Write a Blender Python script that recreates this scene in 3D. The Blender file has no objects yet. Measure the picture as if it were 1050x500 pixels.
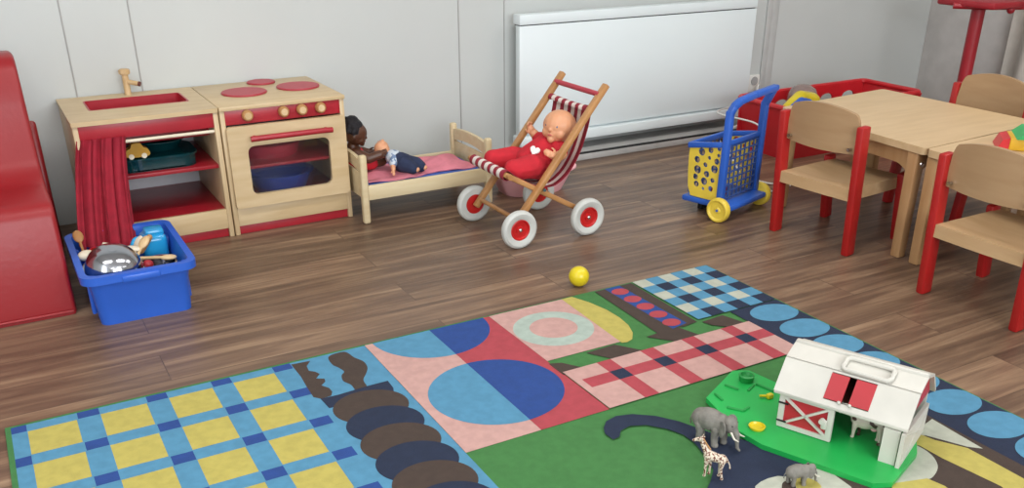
import bpy, bmesh, math, random
from mathutils import Vector as V, Matrix as M, noise
random.seed(4)
scn = bpy.context.scene
COL = scn.collection
PI = math.pi

# ------------------------------------------------------------------ camera
F_PX, CY = 941.96, 350.0
R_ = V((0.87104337, -0.49120274, -0.00182275)); U_ = V((0.21773557, 0.38277603, 0.89781609)); W_ = V((0.44031202, 0.78243362, -0.44036683))
CAM = V((0, 0, 1.08))
cd = bpy.data.cameras.new('camera'); cam = bpy.data.objects.new('camera', cd); COL.objects.link(cam)
rot = M((R_, U_, -W_)).transposed().to_4x4()
cam.matrix_world = M.Translation(CAM) @ rot
cd.sensor_width = 36; cd.lens = F_PX / 1050 * 36; cd.shift_y = (CY - 250) / 1050; cd.clip_start = .02
scn.camera = cam

def G(x, y, z=0.0):
    d = R_ * ((x - 525) / F_PX) - U_ * ((y - CY) / F_PX) + W_
    return CAM + d * ((z - CAM.z) / d.z)

# ------------------------------------------------------------------ materials
def lin(h):
    h = h.lstrip('#'); o = []
    for i in (0, 2, 4):
        c = int(h[i:i+2], 16) / 255
        o.append(c / 12.92 if c <= .04045 else ((c + .055) / 1.055) ** 2.4)
    return (*o, 1)
def mat(name, col, rough=.5, var=.06, scale=12, bump=0, bscale=200, metal=0, spec=.5, alpha=1, trans=0, sss=0, coat=0, col2=None, stretch=(1, 1, 1), contrast=(.35, .65)):
    m = bpy.data.materials.new(name); m.use_nodes = True
    nt = m.node_tree; b = nt.nodes['Principled BSDF']; L = nt.links
    tc = nt.nodes.new('ShaderNodeTexCoord'); mp = nt.nodes.new('ShaderNodeMapping'); mp.inputs['Scale'].default_value = stretch
    L.new(tc.outputs['Object'], mp.inputs[0])
    n = nt.nodes.new('ShaderNodeTexNoise'); n.inputs['Scale'].default_value = scale; n.inputs['Detail'].default_value = 6
    L.new(mp.outputs[0], n.inputs[0])
    r = nt.nodes.new('ShaderNodeValToRGB'); c = lin(col)
    if col2: c0 = lin(col2); c1 = c
    else: c0 = tuple(v * (1 - var) for v in c[:3]) + (1,); c1 = tuple(min(1, v * (1 + var)) for v in c[:3]) + (1,)
    r.color_ramp.elements[0].color = c0; r.color_ramp.elements[1].color = c1
    r.color_ramp.elements[0].position, r.color_ramp.elements[1].position = contrast
    L.new(n.outputs['Fac'], r.inputs[0]); L.new(r.outputs[0], b.inputs['Base Color'])
    b.inputs['Roughness'].default_value = rough; b.inputs['Metallic'].default_value = metal
    b.inputs['Specular IOR Level'].default_value = spec; b.inputs['Alpha'].default_value = alpha
    b.inputs['Transmission Weight'].default_value = trans; b.inputs['Coat Weight'].default_value = coat
    if sss: b.inputs['Subsurface Weight'].default_value = sss; b.inputs['Subsurface Radius'].default_value = (.01, .004, .002)
    if bump:
        n2 = nt.nodes.new('ShaderNodeTexNoise'); n2.inputs['Scale'].default_value = bscale; n2.inputs['Detail'].default_value = 3
        L.new(tc.outputs['Object'], n2.inputs[0])
        bp = nt.nodes.new('ShaderNodeBump'); bp.inputs['Strength'].default_value = bump; bp.inputs['Distance'].default_value = .002
        L.new(n2.outputs['Fac'], bp.inputs['Height']); L.new(bp.outputs[0], b.inputs['Normal'])
    return m

def floor_mat():
    m = bpy.data.materials.new('wood_floor'); m.use_nodes = True
    nt = m.node_tree; b = nt.nodes['Principled BSDF']; L = nt.links; N = nt.nodes.new
    tc = N('ShaderNodeTexCoord')
    br = N('ShaderNodeTexBrick'); br.offset = .37; br.squash = 1
    br.inputs['Scale'].default_value = 1; br.inputs['Brick Width'].default_value = 1.15; br.inputs['Row Height'].default_value = .152
    br.inputs['Mortar Size'].default_value = .0016; br.inputs['Mortar Smooth'].default_value = .3
    br.inputs['Color1'].default_value = (.05, .05, .05, 1); br.inputs['Color2'].default_value = (.95, .95, .95, 1); br.inputs['Mortar'].default_value = (.5, .5, .5, 1)
    L.new(tc.outputs['Object'], br.inputs[0])
    off = N('ShaderNodeVectorMath'); off.operation = 'MULTIPLY_ADD'; off.inputs[1].default_value = (3.1, 1.7, 0)
    L.new(br.outputs['Color'], off.inputs[0]); L.new(tc.outputs['Object'], off.inputs[2])
    mp = N('ShaderNodeMapping'); mp.inputs['Scale'].default_value = (1.1, 15, 1); L.new(off.outputs[0], mp.inputs[0])
    n = N('ShaderNodeTexNoise'); n.inputs['Scale'].default_value = 1.6; n.inputs['Detail'].default_value = 8; n.inputs['Roughness'].default_value = .62; n.inputs['Distortion'].default_value = .6
    L.new(mp.outputs[0], n.inputs[0])
    r = N('ShaderNodeValToRGB'); e = r.color_ramp.elements
    e[0].position = .30; e[0].color = lin('503d31'); e[1].position = .72; e[1].color = lin('9b8168')
    k = e.new(.47); k.color = lin('6d5544'); k = e.new(.58); k.color = lin('836953')
    L.new(n.outputs['Fac'], r.inputs[0])
    hs = N('ShaderNodeMix'); hs.data_type = 'RGBA'; hs.blend_type = 'MULTIPLY'; hs.inputs[0].default_value = 1
    rr = N('ShaderNodeMapRange'); rr.inputs['To Min'].default_value = .84; rr.inputs['To Max'].default_value = 1.12
    L.new(br.outputs['Color'], rr.inputs[0]); L.new(r.outputs[0], hs.inputs[6]); L.new(rr.outputs[0], hs.inputs[7])
    mx = N('ShaderNodeMix'); mx.data_type = 'RGBA'; mx.inputs[7].default_value = lin('3a2c26')
    mf = N('ShaderNodeMath'); mf.operation = 'MULTIPLY'; mf.inputs[1].default_value = .6
    L.new(br.outputs['Fac'], mf.inputs[0]); L.new(mf.outputs[0], mx.inputs[0]); L.new(hs.outputs[2], mx.inputs[6])
    L.new(mx.outputs[2], b.inputs['Base Color'])
    b.inputs['Roughness'].default_value = .38; b.inputs['Specular IOR Level'].default_value = .45
    bp = N('ShaderNodeBump'); bp.inputs['Strength'].default_value = .12; bp.inputs['Distance'].default_value = .001
    L.new(n.outputs['Fac'], bp.inputs['Height']); L.new(bp.outputs[0], b.inputs['Normal'])
    return m

def blotch_mat(name, base, spot, scale, pos, soft=.02, rough=.5):
    m = mat(name, base, rough, 0)
    nt = m.node_tree; b = nt.nodes['Principled BSDF']
    tc = nt.nodes['Texture Coordinate']; v = nt.nodes.new('ShaderNodeTexNoise'); v.inputs['Scale'].default_value = scale; v.inputs['Detail'].default_value = 1.5
    nt.links.new(tc.outputs['Object'], v.inputs[0])
    r = nt.nodes.new('ShaderNodeValToRGB'); r.color_ramp.elements[0].color = lin(base); r.color_ramp.elements[1].color = lin(spot)
    r.color_ramp.elements[0].position = pos; r.color_ramp.elements[1].position = pos + soft
    nt.links.new(v.outputs['Fac'], r.inputs[0]); nt.links.new(r.outputs[0], b.inputs['Base Color'])
    return m

def wood(name, light, dark, rough=.42, stretch=(2, 14, 14), scale=3):
    return mat(name, light, rough, col2=dark, stretch=stretch, scale=scale, contrast=(.3, .7))

MT = dict(
    floor=floor_mat(),
    wall=mat('painted_wall_panel', 'c4c8c6', .55, .015, 3),
    wall_side=mat('side_wall_panel', 'b8b7b5', .6, .02, 3),
    seam=mat('panel_seam', 'a6a5a4', .6), strip=mat('grey_wall_profile', 'c0c2c0', .5),
    ceil=mat('ceiling_white', 'd8d8d6', .8),
    black=mat('black_rubber', '17191b', .5), ledge=mat('light_grey_skirting', 'b3b2b0', .5),
    heater=mat('white_enamel', 'e0e9eb', .35, .008, 3), plastic_white=mat('white_plastic', 'e3e2dd', .4),
    birch=wood('birch_ply', 'd0b993', 'c4aa81', .42), birch_v=wood('birch_upright', 'd0b993', 'c3a880', .42, (14, 14, 2)),
    pine=wood('pale_pine', 'd3c39f', 'cab58e', .5),
    beech=wood('beech_wood', 'bf9f78', 'b4926a', .38, (14, 2, 14)), beech_x=wood('beech_table_top', 'd1b48c', 'c6a87f', .36, (2, 12, 12)),
    beech_dk=wood('beech_backrest', 'ab8c69', 'a2815e', .38, (14, 2, 14)),
    beech_leg=wood('beech_leg', 'b58f65', 'a98056', .4, (14, 14, 2)),
    strollwood=wood('varnished_beech', 'bb8a58', 'a97848', .38, (6, 6, 6)),
    redlacq=mat('red_lacquer', 'a52430', .35), redshelf=mat('red_shelf_paint', '961a26', .35),
    redhot=mat('red_hotplate', 'b03a48', .45), redframe=mat('red_painted_wood', 'a61d1c', .38),
    redplas=mat('red_plastic', 'c0222a', .35), redvinyl=mat('red_vinyl', '8f191f', .40, .04, 4, .25, 60),
    redcloth=mat('red_curtain_cloth', '94142a', .85, .12, 30, .4, 500), whiteback=mat('pale_grey_back_panel', 'b9b8bd', .5),
    bluebin=mat('blue_plastic', '2c5fc4', .35, .03), bluecart=mat('blue_cart_plastic', '2b5cb8', .38), yellowcart=mat('yellow_cart_plastic', 'dcc044', .42),
    bluemesh=mat('dark_blue_net', '34528f', .5), yellow=mat('yellow_plastic', 'd8c222', .3), bluebowl=mat('blue_bowl_plastic', '27479c', .3),
    steel=mat('stainless_steel', 'b8bac2', .16, metal=1), chrome=mat('chrome', 'c9c9c9', .12, metal=1),
    aqua=mat('turquoise_clear_plastic', '2ba2dd', .18, trans=.15), teal=mat('dark_teal_clear_plastic', '0d3f45', .08, trans=.35),
    clear=mat('clear_smoky_plastic', 'b8a29c', .2, trans=.55), orange=mat('ochre_plastic', 'b98a22', .35),
    spoon=wood('pale_spoon_wood', 'd9bd93', 'c7a676', .5, (8, 8, 8)), cream=mat('cream_plastic', 'e0d4bd', .45),
    greyblue=mat('pale_mint_plastic', 'b7cfc6', .4),
    glass=mat('oven_glass', 'cfd2d8', .05, trans=.97, alpha=.25),
    matblue=mat('blue_mattress_cloth', '3b5cae', .9, .1, 40, .3, 400), pink=mat('pink_blanket_cloth', 'd67f8e', .9, .08, 25, .4, 400),
    pinkplas=mat('pale_pink_plastic', 'efb3ba', .4),
    skin=mat('doll_vinyl_skin', 'd69a74', .45, .05, 20, sss=.1), skin2=mat('dark_doll_vinyl_skin', '51301f', .42, .06, 20), hair=mat('black_curly_hair', '17141a', .8, .2, 60, .9, 120),
    babyred=mat('red_romper_cloth', 'bb1d2c', .85, .1, 30, .4, 400), white=mat('white_cloth', 'e4e2de', .8), shirt=blotch_mat('white_shirt_with_blue_print', 'c3ccd6', '6d82a4', 55, .55), navy=mat('navy_cloth', '232c48', .9, .15, 30),
    eye=mat('doll_eye', '56708c', .15), lip=mat('doll_lips', 'b65a55', .4),
    stripe_r=mat('red_canvas_stripe', '8f2434', .85, .08, 40, .3, 400), stripe_w=mat('white_canvas_stripe', 'ddd3cc', .85, .05, 40, .3, 400), rodred=mat('red_handle_bar', 'b23443', .4),
    tyre=mat('grey_white_rubber_tyre', 'c0c2bd', .6), hub=mat('red_wheel_hub', 'bb2020', .3),
    barnwhite=mat('white_barn_plastic', 'c6c3ba', .42), barnred=mat('barn_red_plastic', 'ae2831', .45), barndark=mat('barn_hatch_brown', '6e3b33', .5), barngreen=mat('bright_green_plastic', '1fa64c', .38), greend=mat('green_plastic_relief', '178a3d', .45),
    eleph=mat('grey_elephant_plastic', '7a766f', .7, .16, 60, .4, 300), tusk=mat('ivory_plastic', 'd8d2c4', .5),
    giraffe=blotch_mat('giraffe_patches', 'd6c5b2', '6c3d2c', 230, .53), cow=blotch_mat('cow_patches', 'cdbfb2', '4a2d28', 38, .5),
    curtain=mat('beige_grey_curtain', 'b9b3ab', .9, .05, 20), panel_dk=mat('dark_grey_wall_panel', 'c2bebb', .6), stand=mat('dark_red_painted_metal', '9c1f2a', .4),
    toygreen=mat('green_toy_lid', '2fa35a', .4), toyyellow=mat('ochre_yellow_toy', 'd3a52a', .45),
)

# ------------------------------------------------------------------ mesh helpers
def basis(o, ex, ey, ez=None):
    ex = V(ex).normalized(); ey = V(ey).normalized(); ez = V(ez).normalized() if ez else ex.cross(ey)
    m = M((ex, ey, ez)).transposed().to_4x4(); m.translation = V(o); return m
class MB:
    def __init__(s): s.bm = bmesh.new()
    def take(s, t, mx=None, mi=None):
        if mx is not None: bmesh.ops.transform(t, matrix=mx, verts=t.verts)
        if mi is not None:
            for f in t.faces: f.material_index = mi
        me = bpy.data.meshes.new('tmp'); t.to_mesh(me); t.free(); s.bm.from_mesh(me); bpy.data.meshes.remove(me); return s
    def box(s, c, d, mx=None, bev=.003, mi=0, seg=2, taper=None):
        t = bmesh.new(); bmesh.ops.create_cube(t, size=1)
        for v in t.verts:
            k = 1
            if taper and v.co.z < 0: k = taper
            v.co = V((v.co.x * d[0] * k, v.co.y * d[1] * k, v.co.z * d[2]))
        if bev: bmesh.ops.bevel(t, geom=t.edges[:], offset=min(bev, min(d) * .45), segments=seg, affect='EDGES', profile=.5)
        bmesh.ops.translate(t, vec=V(c), verts=t.verts); return s.take(t, mx, mi)
    def b2(s, lo, hi, **k):
        lo = V(lo); hi = V(hi); return s.box((lo + hi) / 2, hi - lo, **k)
    def beam(s, p, q, w, h, up=(0, 0, 1), bev=.003, mi=0, ext=0):
        p = V(p); q = V(q); d = q - p; L = d.length; d.normalize(); sd = V(up).cross(d).normalized(); u = d.cross(sd)
        return s.box((0, 0, 0), (L + 2 * ext, w, h), mx=basis((p + q) / 2, d, sd, u), bev=bev, mi=mi)
    def cyl(s, p, q, r, r2=None, seg=20, mi=0, bev=0):
        p = V(p); q = V(q); d = q - p; t = bmesh.new()
        bmesh.ops.create_cone(t, cap_ends=True, segments=seg, radius1=r, radius2=r if r2 is None else r2, depth=d.length)
        if bev: bmesh.ops.bevel(t, geom=[e for e in t.edges if len(e.link_faces) == 2 and e.calc_face_angle() > .8], offset=bev, segments=2, affect='EDGES')
        return s.take(t, M.Translation((p + q) / 2) @ d.to_track_quat('Z', 'Y').to_matrix().to_4x4(), mi)
    def rc(s, p, r, q, r2, mi=0, sub=2):
        t = bmesh.new()
        for c, rr in ((p, r), (q, r2)):
            g = bmesh.ops.create_icosphere(t, subdivisions=sub, radius=rr); bmesh.ops.translate(t, vec=V(c), verts=g['verts'])
        g = bmesh.ops.convex_hull(t, input=t.verts[:])
        bmesh.ops.delete(t, geom=[e for e in set(g['geom_interior'] + g['geom_unused']) if isinstance(e, bmesh.types.BMVert)], context='VERTS')
        return s.take(t, None, mi)
    def chain(s, pts, mi=0):
        for a, b in zip(pts, pts[1:]): s.rc(a[0], a[1], b[0], b[1], mi)
        return s
    def ell(s, c, r, mx=None, mi=0, seg=20, ring=14):
        t = bmesh.new(); bmesh.ops.create_uvsphere(t, u_segments=seg, v_segments=ring, radius=1)
        bmesh.ops.scale(t, vec=V(r) if hasattr(r, '__len__') else V((r, r, r)), verts=t.verts)
        m = M.Translation(V(c)) @ (mx.to_4x4() if mx is not None else M.Identity(4)); return s.take(t, m, mi)
    def lathe(s, prof, mx=None, seg=32, mi=0, cap=True):
        t = bmesh.new(); rings = []
        for r, z in prof:
            if r < 1e-6: rings.append([t.verts.new((0, 0, z))])
            else: rings.append([t.verts.new((r * math.cos(2 * PI * i / seg), r * math.sin(2 * PI * i / seg), z)) for i in range(seg)])
        for a, b in zip(rings, rings[1:]):
            for i in range(seg):
                j = (i + 1) % seg
                if len(a) == 1 and len(b) == 1: continue
                if len(a) == 1: t.faces.new((a[0], b[j], b[i]))
                elif len(b) == 1: t.faces.new((a[i], a[j], b[0]))
                else: t.faces.new((a[i], a[j], b[j], b[i]))
        bmesh.ops.recalc_face_normals(t, faces=t.faces); return s.take(t, mx, mi)
    def tube(s, pts, r, seg=10, mi=0, closed=False):
        pts = [V(p) for p in pts]; n = len(pts); t = bmesh.new(); rings = []; prev = None
        for i, p in enumerate(pts):
            a = pts[(i - 1) % n] if (closed or i) else p; b = pts[(i + 1) % n] if (closed or i < n - 1) else p
            d = (b - a).normalized()
            if prev is None: u = d.orthogonal().normalized()
            else: u = (prev - d * prev.dot(d)).normalized()
            prev = u; w = d.cross(u)
            rings.append([t.verts.new(p + (u * math.cos(2 * PI * k / seg) + w * math.sin(2 * PI * k / seg)) * r) for k in range(seg)])
        m = n if closed else n - 1
        for i in range(m):
            A = rings[i]; B = rings[(i + 1) % n]
            for k in range(seg): t.faces.new((A[k], A[(k + 1) % seg], B[(k + 1) % seg], B[k]))
        if not closed: t.faces.new(rings[0][::-1]); t.faces.new(rings[-1])
        bmesh.ops.recalc_face_normals(t, faces=t.faces); return s.take(t, None, mi)
    def plate(s, outer, holes, th, mx=None, mi=0):
        """flat outline (with holes) in local xy, extruded th along +z"""
        t = bmesh.new(); es = []
        for loop in [outer] + list(holes):
            vs = [t.verts.new((p[0], p[1], 0)) for p in loop]
            es += [t.edges.new((vs[i], vs[(i + 1) % len(vs)])) for i in range(len(vs))]
        if holes: bmesh.ops.triangle_fill(t, use_beauty=True, use_dissolve=False, edges=es, normal=(0, 0, 1))
        else: t.faces.new(t.verts[:])
        g = bmesh.ops.extrude_face_region(t, geom=t.faces[:])
        bmesh.ops.translate(t, vec=(0, 0, th), verts=[e for e in g['geom'] if isinstance(e, bmesh.types.BMVert)])
        bmesh.ops.recalc_face_normals(t, faces=t.faces); return s.take(t, mx, mi)
    def grid(s, fn, nu, nv, th=0, mi=None):
        """sheet fn(u,v)->point, optional thickness, mi(i,j) material"""
        t = bmesh.new(); P = [[t.verts.new(fn(i / nu, j / nv)) for j in range(nv + 1)] for i in range(nu + 1)]
        for i in range(nu):
            for j in range(nv):
                f = t.faces.new((P[i][j], P[i + 1][j], P[i + 1][j + 1], P[i][j + 1]))
                f.material_index = mi(i, j) if mi else 0
        bmesh.ops.recalc_face_normals(t, faces=t.faces)
        if th: bmesh.ops.solidify(t, geom=t.faces[:], thickness=th)
        return s.take(t)

def rrect(x0, y0, x1, y1, r, n=6):
    o = []
    for cx, cy, a in ((x1 - r, y1 - r, 0), (x0 + r, y1 - r, 90), (x0 + r, y0 + r, 180), (x1 - r, y0 + r, 270)):
        for k in range(n + 1):
            t = math.radians(a + 90 * k / n); o.append((cx + r * math.cos(t), cy + r * math.sin(t)))
    return o
def circ(cx, cy, r, n=20, ry=None):
    return [(cx + r * math.cos(2 * PI * k / n), cy + (ry or r) * math.sin(2 * PI * k / n)) for k in range(n)]
def spline(pts, n=6, closed=True):
    pts = [V(p) for p in pts]; N = len(pts); o = []
    for i in range(N if closed else N - 1):
        if closed: p0, p1, p2, p3 = (pts[(i + k) % N] for k in (-1, 0, 1, 2))
        else: p0, p1, p2, p3 = pts[max(i - 1, 0)], pts[i], pts[i + 1], pts[min(i + 2, N - 1)]
        for k in range(n):
            t = k / n; o.append(.5 * ((2 * p1) + (p2 - p0) * t + (2 * p0 - 5 * p1 + 4 * p2 - p3) * t * t + (3 * p1 - p0 - 3 * p2 + p3) * t ** 3))
    if not closed: o.append(pts[-1])
    return o

# ------------------------------------------------------------------ objects
def tag(o, label, cat, group=None, kind=None):
    o['label'] = label; o['category'] = cat
    if group: o['group'] = group
    if kind: o['kind'] = kind
    return o
def thing(name, label, cat, loc=(0, 0, 0), rz=0, group=None):
    o = bpy.data.objects.new(name, None); COL.objects.link(o); o.empty_display_size = .05
    o.matrix_world = M.Translation(V(loc)) @ M.Rotation(rz, 4, 'Z'); o.location = loc; o.rotation_euler = (0, 0, rz)
    return tag(o, label, cat, group)
def wm(o):
    m = M.Translation(o.location) @ o.rotation_euler.to_matrix().to_4x4()
    return wm(o.parent) @ m if o.parent else m
def obj(name, mb, mats, parent=None, world=True, ang=35, origin=None, label=None):
    """world=True: the mesh is given in world coordinates; otherwise in its parent's"""
    if isinstance(mats, (str, bpy.types.Material)): mats = [mats]
    me = bpy.data.meshes.new(name); bm = mb.bm if isinstance(mb, MB) else mb
    if parent is not None and world: bmesh.ops.transform(bm, matrix=wm(parent).inverted(), verts=bm.verts)
    off = V((0, 0, 0))
    if parent is None and origin is None:
        lo = [min(v.co[i] for v in bm.verts) for i in range(3)]; hi = [max(v.co[i] for v in bm.verts) for i in range(3)]
        origin = ((lo[0] + hi[0]) / 2, (lo[1] + hi[1]) / 2, lo[2])
    if origin is not None: off = V(origin); bmesh.ops.translate(bm, vec=-off, verts=bm.verts)
    bm.to_mesh(me); bm.free()
    for m in mats: me.materials.append(MT[m] if isinstance(m, str) else m)
    for p in me.polygons: p.use_smooth = True
    me.set_sharp_from_angle(angle=math.radians(ang))
    o = bpy.data.objects.new(name, me); COL.objects.link(o); o.location = off
    if parent is not None: o.parent = parent
    if label: o['label'] = label
    return o
def struct(name, mb, mats):
    o = obj(name, mb, mats); o['kind'] = 'structure'; return o
def melt(mb, vox, smooth=4):
    """fuse overlapping shapes into one continuous skin"""
    me = bpy.data.meshes.new('melt'); mb.bm.to_mesh(me); mb.bm.free()
    o = bpy.data.objects.new('melt', me); COL.objects.link(o)
    r = o.modifiers.new('r', 'REMESH'); r.mode = 'VOXEL'; r.voxel_size = vox
    s = o.modifiers.new('s', 'SMOOTH'); s.factor = .5; s.iterations = smooth
    dg = bpy.context.evaluated_depsgraph_get(); dg.update()
    m2 = bpy.data.meshes.new_from_object(o.evaluated_get(dg))
    out = MB(); out.bm.from_mesh(m2)
    bpy.data.objects.remove(o); bpy.data.meshes.remove(me); bpy.data.meshes.remove(m2)
    return out
def dup(root, loc, rz, label):
    r = root.copy(); COL.objects.link(r); r.location = loc; r.rotation_euler = (0, 0, rz); r['label'] = label
    for ch in root.children:
        c = ch.copy(); COL.objects.link(c); c.parent = r
        for g in ch.children:
            d = g.copy(); COL.objects.link(d); d.parent = c
    return r

# ================================================================== the room
WY, WX, LX, FY, CH = 3.55, 4.69, -1.9, -2.6, 2.55
struct('floor', MB().b2((LX, FY, -.06), (WX, WY, 0), bev=0), 'floor')
struct('wall_back', MB().b2((LX - .1, WY, -.06), (WX + .1, WY + .1, CH), bev=0), 'wall')
struct('wall_right', MB().b2((WX, FY, -.06), (WX + .1, WY, CH), bev=0), 'wall_side')
struct('wall_left', MB().b2((LX - .1, FY, -.06), (LX, WY, CH), bev=0), 'wall')
struct('wall_front', MB().b2((LX - .1, FY - .1, -.06), (WX + .1, FY, CH), bev=0), 'wall')
struct('ceiling', MB().b2((LX - .1, FY - .1, CH), (WX + .1, WY + .1, CH + .08), bev=0), 'ceil')
for i, x in enumerate((.274, .49, 1.749, 1.962)):
    struct('trim_%d' % (i + 1), MB().b2((x - .0022, WY - .003, 0), (x + .0022, WY, CH), bev=.001), 'seam')
struct('trim_5', MB().b2((3.44, WY - .010, 0), (3.475, WY, CH), bev=.004).b2((3.475, WY - .006, 0), (3.52, WY, CH), bev=.003), 'strip')
# low skirting ledge below the heater with its black top edge
struct('baseboard_back', MB().b2((1.95, 3.362, 0), (3.44, WY, .03), bev=.003), 'ledge')
struct('trim_6', MB().b2((1.95, 3.360, .0285), (3.44, 3.378, .0345), bev=.002), 'black')
struct('trim_7', MB().b2((WX - .03, 3.0, 0), (WX, WY, CH), bev=.004), 'panel_dk')

# ------------------------------------------------------------------ heater
t = thing('wall_heater', 'wide white flat panel heater mounted low on the back wall', 'heater', (2.62, 3.5, .08))
obj('casing', MB().b2((1.985, 3.455, .10), (3.265, 3.495, .61), bev=.006), 'heater', t)
obj('front_panel', MB().b2((1.975, 3.438, .128), (3.272, 3.462, .578), bev=.004), 'heater', t)
obj('top_cap', MB().b2((1.975, 3.437, .582), (3.272, 3.495, .622), bev=.003), 'heater', t)
obj('bottom_lip', MB().b2((1.972, 3.420, .078), (3.268, 3.495, .120), bev=.006), 'heater', t)
obj('gap_seal', MB().b2((1.985, 3.444, .577), (3.265, 3.5, .584), bev=0), 'black', t)
for x in (2.2, 3.0): obj('wall_bracket', MB().b2((x, 3.49, .15), (x + .04, WY, .5), bev=.003), 'seam', t)

# ------------------------------------------------------------------ wall socket, plug and cables
t = thing('wall_socket', 'white double power socket on the wall right of the heater', 'socket', (3.40, 3.55, .17))
obj('face_plate', MB().b2((3.36, 3.535, .16), (3.435, 3.55, .245), bev=.006), 'plastic_white', t)
obj('outlet', MB().cyl((3.397, 3.537, .215), (3.397, 3.531, .215), .021, seg=24), 'seam', t)
def cable(name, pts, label):
    return tag(obj(name, MB().tube(spline(pts, 8, False), .004, 8), 'plastic_white'), label, 'cable')
cable('power_cable', [(3.397, 3.515, .19), (3.36, 3.47, .10), (3.28, 3.44, .05), (3.02, 3.33, .02), (2.88, 3.10, .006), (2.72, 2.86, .006), (2.62, 2.72, .006), (2.60, 2.62, .006), (2.66, 2.56, .006)], 'white cable drooping from the socket and curling forward on the floor')
cable('power_cable', [(3.41, 3.515, .20), (3.30, 3.44, .14), (2.96, 3.30, .15), (2.92, 3.00, .16), (2.84, 2.87, .13), (2.74, 2.80, .05), (2.70, 2.74, .012), (2.70, 2.68, .006), (2.76, 2.60, .006)], 'white cable looping higher past the front of the red crate')

# ------------------------------------------------------------------ curtain and red stand on the right
t = thing('curtain', 'beige grey curtain hanging in folds at the right wall', 'curtain', (4.6, 2.6, 0))
def cf(u, v):
    y = 3.02 - 1.7 * u
    return V((4.6 + .035 * math.sin(u * 62) + .012 * math.sin(u * 23 + 1), y, .02 + v * 2.3))
obj('curtain_cloth', MB().grid(cf, 160, 4, .006), 'curtain', t, ang=80)
obj('curtain_rail', MB().cyl((4.6, 3.1, 2.34), (4.6, 1.2, 2.34), .014), 'strip', t)
px_, py_ = 4.10, 2.862
t = thing('coat_stand', 'dark red stand with a flat top and one thick pole behind the table', 'stand', (px_, py_, 0))
obj('pole', MB().cyl((px_, py_, .02), (px_, py_, .60), .030, seg=24), 'stand', t)
obj('foot_plate', MB().cyl((px_, py_, 0), (px_, py_, .022), .19, seg=36, bev=.006), 'stand', t)
obj('top_plate', MB().box((px_ + .02, py_, .612), (.26, .3, .03), bev=.01), 'stand', t)
a = MB()
a.tube([(px_ - .12, py_ + .05, .60), (px_ - .02, py_ - .07, .60), (px_ + .28, py_ - .22, .60)], .014, 12)
a.cyl((px_ + .26, py_ - .21, .60), (px_ + .30, py_ - .23, .60), .019)
obj('support_arm', a, 'stand', t)
obj('fixing_knob', MB().ell((px_ + .06, py_ - .12, .588), .018), 'stand', t)

# ------------------------------------------------------------------ red vinyl foam armchair
t = thing('foam_armchair', 'big red vinyl foam armchair at the left edge beside the blue bin', 'armchair', (-.3, 2.95, 0))
prof = [(2.69, 0), (2.69, .285), (2.705, .312), (2.74, .325), (2.86, .330), (2.93, .345), (2.965, .39), (3.00, .53), (3.03, .625), (3.055, .655), (3.10, .665), (3.22, .655), (3.26, .63), (3.27, .58), (3.27, 0)]
def side_block(x0, x1, pr, bev=.012):
    m = MB(); tb = bmesh.new(); vs = [tb.verts.new((0, p[0], p[1])) for p in pr]; tb.faces.new(vs)
    g = bmesh.ops.extrude_face_region(tb, geom=tb.faces[:]); bmesh.ops.translate(tb, vec=(x1 - x0, 0, 0), verts=[e for e in g['geom'] if isinstance(e, bmesh.types.BMVert)])
    bmesh.ops.recalc_face_normals(tb, faces=tb.faces)
    ed = [e for e in tb.edges if abs(e.calc_face_angle(0) - PI / 2) < .02 and abs(e.verts[0].co.x - e.verts[1].co.x) < 1e-5]
    bmesh.ops.bevel(tb, geom=ed, offset=bev, segments=3, affect='EDGES', profile=.5)
    m.take(tb, M.Translation((x0, 0, 0))); return m
obj('seat_and_back_cushion', side_block(-.62, .093, prof), 'redvinyl', t, ang=40)
obj('rear_wedge', side_block(-.6, .118, [(3.275, 0), (3.275, .41), (3.29, .43), (3.34, .42), (3.46, .2), (3.48, 0)]), 'redvinyl', t, ang=40)
obj('piping', MB().tube([(-.6, 2.686, .012), (.084, 2.686, .012)], .004), 'redvinyl', t)

# ------------------------------------------------------------------ play kitchen
KF, KB, KZ = 3.125, 3.54, .443
KX = M(((1, 0, 0, 0), (0, 0, 1, 0), (0, 1, 0, 0), (0, 0, 0, 1)))        # local xy -> world xz, z -> y
t = thing('play_sink_unit', 'wooden play sink unit with red basin, tap and open shelves', 'play kitchen', (.426, 3.33, 0))
x0, x1 = .207, .650
for x in (x0, x1 - .016):
    obj('side_panel', MB().b2((x, KF, 0), (x + .016, KB, KZ - .014), bev=.002), 'birch_v', t)
obj('back_panel', MB().b2((x0 + .016, KB - .012, .03), (x1 - .016, KB - .002, KZ - .016), bev=0), 'whiteback', t)
obj('worktop', MB().plate(rrect(x0 - .003, KF - .006, x1 + .001, KB, .004, 2), [rrect(.2775, 3.2805, .5965, 3.4545, .012, 4)], .014, M.Translation((0, 0, KZ - .014))), 'birch', t)
b = MB(); b.plate(rrect(.278, 3.281, .596, 3.454, .012, 4), [rrect(.2835, 3.2865, .5905, 3.4485, .012, 4)], .0745, M.Translation((0, 0, KZ - .074))); b.b2((.278, 3.281, KZ - .08), (.596, 3.454, KZ - .072), bev=0)
obj('basin', b, 'redlacq', t)
f = MB().cyl((.434, 3.505, KZ), (.434, 3.505, KZ + .068), .011, seg=16).cyl((.434, 3.505, KZ + .068), (.434, 3.505, KZ + .086), .019, seg=8, bev=.003)
f.cyl((.434, 3.505, KZ + .044), (.470, 3.475, KZ + .038), .008, seg=14)
tp = obj('tap', f, 'spoon', t)
obj('spout_tip', MB().cyl((.470, 3.475, KZ + .038), (.474, 3.472, KZ + .037), .0085, seg=14), 'barndark', tp)
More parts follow.
